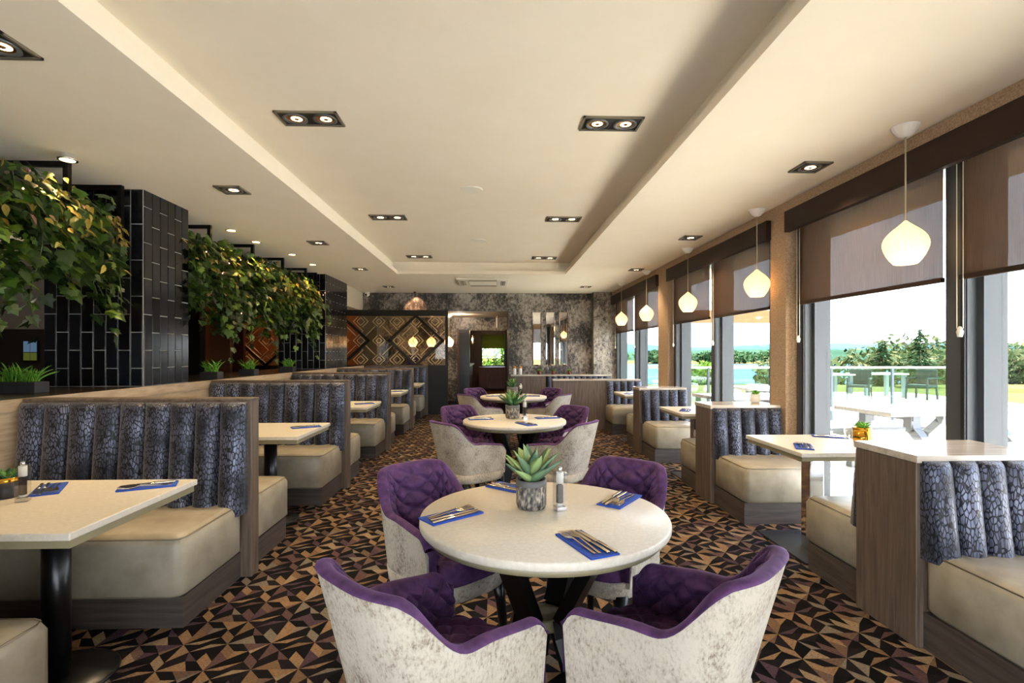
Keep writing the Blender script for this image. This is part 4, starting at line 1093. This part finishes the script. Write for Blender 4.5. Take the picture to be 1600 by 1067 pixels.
def planter(y0, y1, frames, n_ivy, n_oval, n_fill, label, size):
    yc = (y0 + y1) / 2
    root = empty('hanging_planter', (-3.1, yc, 1.9), label=label, cat='hanging plant', group='hanging planters above the ledge')
    for fy in frames:
        mb = MB(); d = 0.035
        mb.bar((0.05, fy - yc, 0.84 - 0.018), (-0.42, fy - yc, 0.84 - 0.018), d).bar((0.05, fy - yc, 0.84), (0.05, fy - yc, 0.36), d).bar((-0.42, fy - yc, 0.84), (-0.42, fy - yc, 0.36), d).bar((0.05, fy - yc, 0.38), (-0.42, fy - yc, 0.38), d)
        mb.build('hanger_frame', 'black_metal', root)
    MB().box(-0.39, 0.03, y0 - yc, y1 - yc, 0.36, 0.50).build('trough', 'black_paint', root)
    L = y1 - y0; ph = rnd.uniform(0, 6)
    def length(t):
        return 0.50 + 0.18 * math.sin(t * 5.1 + ph) + 0.16 * math.sin(t * 11.3 + 2 * ph)
    def place(kind):
        yy = rnd.uniform(y0 - 0.05, y1 - 0.02)
        Lh = length(yy)
        side = 1 if rnd.random() < 0.8 else -1
        t = rnd.random() ** 1.35
        if kind == 'oval':
            clump = round((yy - y0) / 0.62) * 0.62 + y0 + 0.2
            yy = min(y1 - 0.05, clump + rnd.gauss(0, 0.14)); t = rnd.random() * 0.55; side = 1
        drop = t * (Lh + 0.25)
        out = (0.08 + 0.19 * math.sin(min(1, t * 1.6) * PI * 0.62)) * rnd.uniform(0.35, 1.1) * min(1.0, 0.35 + max(0.0, y1 - yy) / 0.5)
        x = (0.02 + out) if side > 0 else (-0.40 - out)
        z = 0.66 - drop + rnd.gauss(0, 0.03)
        if t < 0.12: x = rnd.uniform(-0.38, 0.15); z = 0.60 + rnd.random() * 0.12
        s = size * rnd.uniform(0.65, 1.25) * (0.85 if kind == 'oval' else 1)
        rx = -rnd.uniform(0.3, 1.5) ; rz = (-PI / 2 if side > 0 else PI / 2) + rnd.uniform(-1.1, 1.1)
        return (x, yy - yc, z), (rx, rnd.uniform(-.5, .5), rz), s
    for k in range(n_ivy):
        l, r, s = place('ivy'); inst(IVY, 'ivy_leaf', root, l, r, (s, s, s))
    for k in range(n_oval):
        l, r, s = place('oval'); inst(OVAL, 'variegated_leaf', root, l, r, (s * .8, s * .8, s * .8))
    vs, fs = [], []
    iv = [v.co.copy() for v in IVY.vertices]; ifs = [tuple(p.vertices) for p in IVY.polygons]
    from mathutils import Euler
    for k in range(n_fill):
        l, r, s = place('ivy'); s *= 0.85
        M = Matrix.Translation(Vector(l) + Vector((-0.05, 0, 0))) @ Euler(r).to_matrix().to_4x4() @ Matrix.Scale(s, 4)
        o = len(vs); vs += [M @ c for c in iv]; fs += [tuple(i + o for i in f) for f in ifs]
    f_ = MB().add(vs, fs).build('inner_foliage', 'ivy_leaf', root); f_['kind'] = 'stuff'
    # trailing strands with small leaves
    for k in range(int(L * 3.2)):
        yy = y0 + (k + rnd.random()) / (L * 3.2) * L; Ls = length(yy) + rnd.uniform(0.25, 0.55)
        x = rnd.uniform(0.16, 0.30); pts = [(x * (0.3 + 0.7 * min(1, t * 3)) + 0.02 * math.sin(t * 9 + k), yy - yc + 0.03 * math.sin(t * 6 + k * 2), 0.58 - Ls * t) for t in [i / 10 for i in range(11)]]
        st = MB().tube(pts, 0.004, 5).build('trailing_stem', 'stem', root)
        for p in pts[4:]:
            for q in range(2):
                s = size * rnd.uniform(0.45, 0.85)
                inst(IVY, 'ivy_leaf', root, (p[0] + rnd.uniform(-.03, .03), p[1] + rnd.uniform(-.05, .05), p[2]), (-rnd.uniform(.6, 1.5), rnd.uniform(-.5, .5), -PI / 2 + rnd.uniform(-1.2, 1.2)), (s, s, s))
    # long arching blades on top and fairy lights
    vs_, fs_ = blade(0.34, 0.014, 0.9, 1.6, 8)
    me = MB().add(vs_, fs_, True).mesh('arching_blade', 'ivy_leaf')
    for k in range(int(L * 7)):
        inst(me, 'arching_blade', root, (rnd.uniform(-.3, .08), rnd.uniform(y0, y1) - yc, 0.58), (rnd.uniform(-.4, .3), 0, rnd.uniform(0, 6.28)), (1, 1, rnd.uniform(.5, .75)))
    fm = MB().lathe([(0.001, -0.006), (0.006, 0), (0.001, 0.006)], 8, cap=False).mesh('fairy_light', 'pink_light')
    for k in range(int(L * 5)):
        l, r, s = place('ivy'); inst(fm, 'fairy_light', root, (l[0] + 0.05, l[1], l[2]))
planter(2.1, 4.22, (2.7, 3.75, 4.27), 200, 260, 1500, 'nearest hanging planter of ivy at the upper left, before the first tiled column', 0.105)
planter(5.05, 8.85, (5.57, 6.54, 7.45, 8.34, 8.81), 120, 290, 3800, 'long hanging planter of trailing ivy between the two tiled columns', 0.10)

# ledge planters with grass
vs_, fs_ = blade(0.15, 0.011, 0.95, 0.7, 6)
GR = MB().add(vs_, fs_, True).mesh('grass_blade', 'grass_leaf')
def ledge_planter(x, y, L, label, n=46):
    root = empty('grass_planter', (x, y, 1.10), 0.0, label, 'planter', 'grass planters on the ledge')
    bars_join(MB().box(-L / 2, L / 2, -0.06, 0.06, 0, 0.075).build('planter_box', 'pot_dark', root), 0.003)
    MB().box(-L / 2 + 0.01, L / 2 - 0.01, -0.05, 0.05, 0.074, 0.078).build('soil', 'soil', root)
    for k in range(n):
        s = rnd.uniform(.6, 1.05); inst(GR, 'grass_blade', root, (rnd.uniform(-L / 2 + .03, L / 2 - .03), rnd.uniform(-.04, .04), 0.075), (rnd.uniform(-.1, .6), 0, rnd.uniform(0, 6.28)), (s, s, s))
ledge_planter(-3.35, 3.70, 0.34, 'nearest grass planter box on the ledge at the left picture edge', 90)
ledge_planter(-3.02, 5.55, 0.19, 'small grass planter just past the near tiled column')
ledge_planter(-3.04, 6.42, 0.19, 'small grass planter, middle one between the tiled columns')
ledge_planter(-3.06, 7.65, 0.19, 'small grass planter nearest the far tiled column')
# dim service side behind the ledge
sc2 = empty('side_counter', (-7.0, 7.6, 0), label='dark counter behind the ledge at the left', cat='counter')
MB().box(-1.2, 1.2, -0.3, 0.3, 0, 1.05).build('counter_body', 'black_paint', sc2); MB().box(-1.22, 1.22, -0.33, 0.33, 1.05, 1.09).build('worktop', 'dark_top', sc2)
point('service_fill', (-6.2, 5.6, 2.45), 10, (1, 0.85, 0.7), 0.15)  # bare fill light added to lift the dark service side, no fixture
point('rust_room_fill', (-5.2, 13.4, 2.4), 14, (1, 0.5, 0.22), 0.1)  # added orange point light for the rust-walled room, source unseen
point('alcove_fill', (-0.9, 12.7, 2.28), 10, (1, 0.8, 0.6), 0.05)  # bare light added to brighten the alcove behind the lattice
root = empty('ceiling_lamp', (-0.2, 16.5, 2.25), label='ceiling lamp of the room beyond the doorway', cat='lamp')
MB().lathe([(0.08, 0), (0.09, -0.02), (0.06, -0.03)], 20).build('housing', 'bulb', root); point('lamp_light', (0, 0, -0.12), 9, (1, 0.75, 0.4), 0.08, root)
# room beyond: bar counter, sideboard, crystal lamp
root = empty('bar_counter', (-1.12, 16.9, 0), label='bar counter with glass case left of the room beyond', cat='counter')
bars_join(MB().box(-0.36, 0.28, -2.2, 2.2, 0, 0.95).build('counter_front', 'wood', root)); MB().box(-0.36, 0.33, -2.25, 2.25, 0.95, 1.0).build('worktop', 'white_edge', root)
MB().box(-0.3, 0.2, -0.5, 0.9, 1.0, 1.22).build('glass_case', 'acrylic', root); MB().box(-0.32, 0.24, -0.55, 0.95, 1.22, 1.26).build('case_lid', 'wood_top_glare', root)
root = empty('sideboard', (0.15, 18.9, 0), label='dark wooden sideboard under the window of the room beyond', cat='sideboard')
bars_join(MB().box(-0.75, 1.2, -0.3, 0.3, 0.1, 0.86).build('body', 'wood_red', root))
for x in (-0.7, 0.2, 1.1): MB().box(x, x + 0.06, -0.28, 0.28, 0, 0.1).build('foot', 'black_paint', root)
for x in (-0.74, -0.09, 0.56): MB().box(x, x + 0.63, -0.315, -0.3, 0.14, 0.82).build('door', 'wood_red', root)
root = empty('hanging_lamp', (-0.68, 15.2, 2.25), label='amber crystal lamp hanging beyond the doorway', cat='lamp')
MB().tube([(0, 0, 0), (0, 0, -0.35)], 0.006, 6).build('cord', 'black_metal', root)
MB().lathe([(0.02, -0.35), (0.09, -0.45), (0.10, -0.52), (0.06, -0.6), (0.02, -0.62)], 10, smooth=False).build('shade', 'acrylic', root)
MB().lathe([(0.01, -0.42), (0.03, -0.48), (0.01, -0.54)], 10).build('bulb', 'bulb', root)
# mat by the window table
o = bars_join(MB().box(2.02, 2.6, 3.42, 3.9, 0.001, 0.008).build('floor_mat', 'alu_dark')); tag(o, 'dark floor mat under the nearest window table', 'mat')

# ------------------------------------------------------------------ outdoors
struct(MB().box(2.95, 9.8, -12, 12.6, -0.25, -0.03).box(9.8, 12.2, -12, 12.6, -0.25, -0.03).box(8.0, 14.5, 13.6, 17.8, -0.25, -0.03).box(-12, 2.95, -12, YB - 0.2, -0.25, -0.03), 'ground_terrace', 'paving')
struct(MB().box(-400, 700, -300, 700, -2.6, -2.5), 'ground_field', 'grass_ground')
struct(MB().box(12.2, 60, -40, 12.6, -0.5, -0.16).box(4, 60, 12.6, 24, -0.5, -0.16), 'ground_lawn', 'grass_ground')
struct(MB().box(2.95, 4.75, YB - 3, 13.5, 3.0, 3.15), 'roof_soffit', 'soffit')
struct(MB().box(2.95, 3.0, YB - 3, 13.5, 2.6, 3.05).box(-9.5, 3.0, YB - 3, YB - 0.2, 3.0, 3.15), 'wall_outer_band', 'soffit')
struct(MB().box(-10, 3.0, YB - 0.2, 20, 3.06, 3.3), 'roof', 'soffit')
o = MB().add([(18, 62, -2.45), (95, 62, -2.45), (150, 170, -2.45), (18, 170, -2.45)], [(0, 1, 2, 3)]).build('lake', 'lake'); tag(o, 'pale blue lake beyond the terrace', 'lake', kind='structure')
def ridge(name, pts, depth, m, label, seed):
    rr_ = random.Random(seed); mb = MB(); n = 60; vs = []; fs = []
    (x0, y0), (x1, y1), h0, h1 = pts
    for i in range(n + 1):
        t = i / n; x, y = x0 + (x1 - x0) * t, y0 + (y1 - y0) * t
        h = h0 + (h1 - h0) * t + (abs(h0) + abs(h1)) * 0.12 * (math.sin(t * 7 + seed) + 0.5 * math.sin(t * 17 + seed * 2)) + rr_.uniform(-.3, .3)
        vs += [(x, y, -2.5), (x + depth * .5, y + depth * .5, h), (x + depth, y + depth, -2.5)]
    for i in range(n):
        for j in range(2): fs.append((3 * i + j, 3 * i + 3 + j, 3 * i + 4 + j, 3 * i + 1 + j))
    o = mb.add(vs, fs, True).build(name, m); o['kind'] = 'structure'; tag(o, label, 'hill')
ridge('hill_blue', ((60, 620), (520, 430), 14, 8), 120, 'hill_far', 'pale blue hill on the horizon', 3)
ridge('hill_green', ((30, 260), (330, 190), 2.5, 3), 40, 'hill', 'low green wooded rise beyond the lake', 5)
ridge('hill_field', ((150, 140), (330, 60), 4.0, 4.5), 40, 'grass_ground', 'tan field slope behind the hedge', 8)
def bush(x, y, z, rx, rz, label, m='bush_leaf', n=2600, name='bush', ls=0.20):
    root = empty(name, (x, y, z), label=label, cat='bush', group='bushes beyond the terrace'); vs = []; fs = []
    for k in range(n):
        u = Vector((rnd.gauss(0, 1), rnd.gauss(0, 1), rnd.gauss(0, 1))).normalized() * (rnd.random() ** 0.25)
        lump = 1 + 0.25 * math.sin(u.x * 5 + x) * math.sin(u.y * 4 + y)
        c = Vector((u.x * rx * lump, u.y * rx * lump, rz + u.z * rz * lump)); s = ls * rnd.uniform(.6, 1.3)
        a = Vector((rnd.uniform(-1, 1), rnd.uniform(-1, 1), rnd.uniform(-1, 1))).normalized(); b2 = a.orthogonal().normalized()
        o = len(vs); vs += [c - a * s - b2 * s * .5, c + a * s - b2 * s * .3, c + a * s * .6 + b2 * s * .6, c - a * s * .7 + b2 * s * .4]; fs.append((o, o + 1, o + 2, o + 3))
    f_ = MB().add(vs, fs).build('foliage', m, root); f_['kind'] = 'stuff'
    MB().tube([(0, 0, 0), (0.05, 0.02, rz * 0.6), (0, 0, rz * 1.3)], [0.12, 0.09, 0.03], 7).build('trunk', 'stem', root)
hb = [(26, 33, 3.4, 2.3), (30.5, 31, 3.0, 2.2), (36, 40, 3.8, 2.7), (41, 43, 3.6, 2.4), (33, 27.5, 2.6, 1.9), (38, 30.5, 3.0, 2.3), (45, 37, 3.6, 2.6), (22, 37, 2.8, 1.9), (50, 46, 4.2, 2.6)]
hb.sort(key=lambda q: q[0] / q[1])
for k, (x, y, rx, rz) in enumerate(hb):
    bush(x, y, -2.5, rx, rz, 'pale olive hedge bush beyond the terrace, %s counting from the left' % ('first second third fourth fifth sixth seventh eighth ninth'.split()[k]))
hb = [(24, 58, 2.2, 1.2), (38, 178, 9, 2.2), (60, 180, 9, 2.4), (82, 182, 10, 2.2), (104, 180, 9, 2.5), (18, 44, 1.6, 1.5)]
for k, (x, y, rx, rz) in enumerate(hb):
    bush(x, y, -2.5, rx, rz, 'green tree clump by the lake, %s' % ('before the shore,far shore leftmost,far shore second,far shore third,far shore rightmost,nearest and smallest'.split(',')[k]), 'bright_bush' if k in (0, 5) else 'conifer_leaf', 1800, 'tree_clump', 0.2 if k in (0, 5) else 0.9)
def conifer(x, y, z, h, r, label):
    root = empty('conifer', (x, y, z), label=label, cat='tree', group='conifers beyond the terrace'); vs = []; fs = []
    MB().tube([(0, 0, 0), (0, 0, h)], [0.14, 0.01], 8).build('trunk', 'stem', root)
    for k in range(2600):
        t = rnd.random() ** 0.7; zz = h * (0.06 + 0.93 * (1 - t)); R = r * t * (0.8 + 0.35 * math.sin(zz * 9)) * rnd.uniform(.3, 1.05); a = rnd.uniform(0, 6.283)
        c = Vector((R * math.cos(a), R * math.sin(a), zz - R * 0.25)); d = Vector((math.cos(a), math.sin(a), -0.3 + rnd.uniform(-.3, .3))); w_ = Vector((-math.sin(a), math.cos(a), rnd.uniform(-.4, .4)))
        s = rnd.uniform(.06, .14); o = len(vs); vs += [c - w_ * s * .5, c + w_ * s * .5, c + d * s * 2.2]; fs.append((o, o + 1, o + 2))
    f_ = MB().add(vs, fs).build('needles', 'conifer_leaf', root); f_['kind'] = 'stuff'
conifer(18.0, 23.2, -2.5, 4.5, 1.5, 'left and shorter of the two conifers beyond the terrace')
conifer(18.9, 22.2, -2.5, 5.0, 1.6, 'right and taller of the two conifers beyond the terrace')
for x, y, l in ((24.5, 57, 'left'), (26.5, 57, 'right')):
    o = MB().lathe([(0.14, 0), (0.10, 4.6)], 10).build('flag_pole', 'pole_white'); o.location = (x, y, -2.5); tag(o, l + ' of two white poles by the lake', 'pole', 'white poles')
# picnic tables
def picnic(x, y, rz, label, L=1.7):
    root = empty('picnic_table', (x, y, -0.03), rz, label, 'table', 'terrace picnic tables')
    for k in range(5):
        bars_join(MB().box(-L / 2, L / 2, -0.40 + k * 0.162, -0.40 + k * 0.162 + 0.152, 0.73, 0.775).build('top_plank', 'outdoor_top', root))
    for s in (-1, 1):
        for k in range(2): bars_join(MB().box(-L / 2 + .1, L / 2 - .1, s * 0.72 - 0.14 + k * 0.145, s * 0.72 - 0.14 + k * 0.145 + 0.135, 0.43, 0.47).build('bench_plank', 'outdoor_grey', root))
    for xx in (-L / 2 + 0.35, L / 2 - 0.35):
        for s in (-1, 1):
            mb = MB(); mb.bar((xx, s * 0.28, 0.73), (xx, s * 0.33, 0.55), 0.09).bar((xx, s * 0.33, 0.57), (xx, s * 0.50, 0.40), 0.09).bar((xx, s * 0.50, 0.42), (xx, s * 0.52, 0.0), 0.09).bar((xx, s * 0.5, 0.40), (xx, s * 0.8, 0.40), 0.07)
            mb.build('leg', 'outdoor_grey', root)
            MB().box(xx - 0.06, xx + 0.06, s * 0.30 - 0.05, s * 0.30 + 0.05, 0.60, 0.728).build('bracket', 'galv', root)
        MB().bar((xx, -0.36, 0.70), (xx, 0.36, 0.70), 0.05, 0.09).build('cross_bearer', 'outdoor_grey', root)
    return root
picnic(5.0, 5.75, 0.10, 'nearest grey picnic table on the terrace outside the first window bay', 1.75)
picnic(3.72, 7.6, 0.1, 'grey picnic table outside the second window bay', 1.2)
picnic(5.2, 9.3, 0.0, 'grey picnic table close to the glass balustrade', 1.4)
def patio_chair(x, y, rz, label):
    root = empty('patio_chair', (x, y, -0.03), rz, label, 'chair', 'patio chairs')
    MB().box(-0.28, 0.28, -0.26, 0.28, 0.38, 0.45).build('seat', 'rattan', root)
    bars_join(MB().box(-0.28, 0.28, -0.32, -0.26, 0.42, 0.90).build('backrest', 'rattan', root), 0.02)
    for sx in (-1, 1):
        MB().box(sx * 0.27 - 0.025, sx * 0.27 + 0.025, -0.28, 0.28, 0.62, 0.66).build('armrest', 'rattan', root)
        for sy in (-0.27, 0.25): MB().bar((sx * 0.26, sy, 0.64 if sy > 0 else 0.42), (sx * 0.28, sy * 1.12, 0), 0.045).build('leg', 'rattan', root)
for (x, y, rz, l) in ((10.9, 15.0, 2.4, 'left of the dark patio chairs beyond the balustrade'), (12.9, 15.1, 2.0, 'right of the dark patio chairs beyond the balustrade'), (9.3, 14.9, -1.2, 'patio chair half hidden by the window frame, beyond the balustrade')): patio_chair(x, y, rz, l)
for (x, y, l) in ((10.2, 15.6, 'left'), (12.2, 16.0, 'right')):
    root = empty('patio_table', (x, y, -0.03), 0.0, l + ' white patio table beyond the balustrade', 'table', 'patio tables')
    bars_join(MB().box(-0.7, 0.7, -0.45, 0.45, 0.72, 0.76).build('table_top', 'white_edge', root))
    for sx in (-1, 1):
        for sy in (-1, 1): MB().box(sx * 0.6 - 0.05, sx * 0.6 + 0.05, sy * 0.36 - 0.05, sy * 0.36 + 0.05, 0, 0.72).build('leg', 'outdoor_grey', root)
root = empty('glass_balustrade', (7.5, 10.45, -0.03), label='green glass balustrade with a white handrail across the terrace', cat='balustrade')
MB().tube([(-4.4, 0, 1.10), (2.12, 0, 1.10)], 0.022, 10).build('handrail', 'white_edge', root)
for k in range(5): MB().box(-4.4 + k * 1.3 + 0.02, -4.4 + (k + 1) * 1.3 - 0.02, -0.006, 0.006, 0.06, 1.08).build('glass_panel', 'glass_green', root)
for k in range(6): MB().box(-4.4 + k * 1.3 - 0.02, -4.4 + k * 1.3 + 0.02, -0.025, 0.025, 0, 1.1).build('post', 'alu', root)
root = empty('terrace_canopy', (10.6, 16.6, -0.03), label='distant timber edged canopy with grey posts at the end of the terrace', cat='canopy')
MB().box(-4.5, 3.0, 0.0, 2.5, 2.62, 2.80).build('roof_slab', 'white_edge', root)
MB().box(-4.6, 0.25, -0.08, 0.0, 2.38, 2.80).build('timber_fascia', 'timber', root)
for x in (-4.4, -0.2): MB().box(x, x + 0.22, 0.05, 0.27, 0, 2.62).build('post', 'outdoor_grey', root)
# bushes outside the window of the room beyond
for k, (x, y, l) in enumerate(((-1.3, 22.0, 'left'), (0.9, 23.2, 'middle'), (2.9, 22.0, 'right'))):
    bush(x, y, -0.6, 1.15, 1.6, l + ' bright green bush outside the window beyond the doorway', 'bright_bush', 1500, 'garden_bush', 0.10)
struct(MB().box(-6, 6, 20.0, 26, -0.7, -0.6), 'ground_garden', 'grass_ground')

# small things on the dim service side
o = bars_join(MB().box(-0.16, 0.16, -0.01, 0.01, 0.0, 0.22).build('purple_sign', 'purple_card')); o.location = (-1.95, 12.3, 1.10); tag(o, 'small purple card standing behind the lattice screen', 'sign')
MB().bar((-0.05, -0.012, 0.10), (0.05, -0.012, 0.10), 0.012, 0.004).build('printed_bar', 'white_plastic', o); MB().lathe([(0.02, -0.002), (0.02, 0.002)], 16).build('printed_dot', 'white_plastic', o, (0, -0.012, 0.15)).rotation_euler = (PI / 2, 0, 0)
MB().box(-0.2, 0.2, -0.12, 0.12, 0, 1.10).build('card_stand', 'black_paint'); o = bpy.data.objects['card_stand']; o.location = (-1.95, 12.35, 0); tag(o, 'low black stand behind the lattice screen', 'stand')
w = window(7, None); w.location = (-7.3, 8.28, 1.24)  # bright outdoor view is put into this window's glowing panes
MB().box(-0.12, 0.12, 0, 0.04, 0, 0.34).build('window_frame', 'black_paint', w)
for a in (-0.10, 0.005):
    MB().box(a, a + 0.095, -0.005, 0, 0.15, 0.32).build('pane', 'pane_sky_glow', w); MB().box(a, a + 0.095, -0.005, 0, 0.02, 0.14).build('pane', 'pane_grass_glow', w)
struct(MB().box(-9.4, -5.6, 8.32, 8.48, 0, 1.75), 'wall_service_low', 'dark_wall')
potted(-7.25, 7.45, 1.09, 1.7, 'yellow lit spiky plant on the dark counter at the left picture edge', 'striped_leaf', 'pot_dark', 'pot_dark')  # yellow light on the fronds is put into their leaf colour
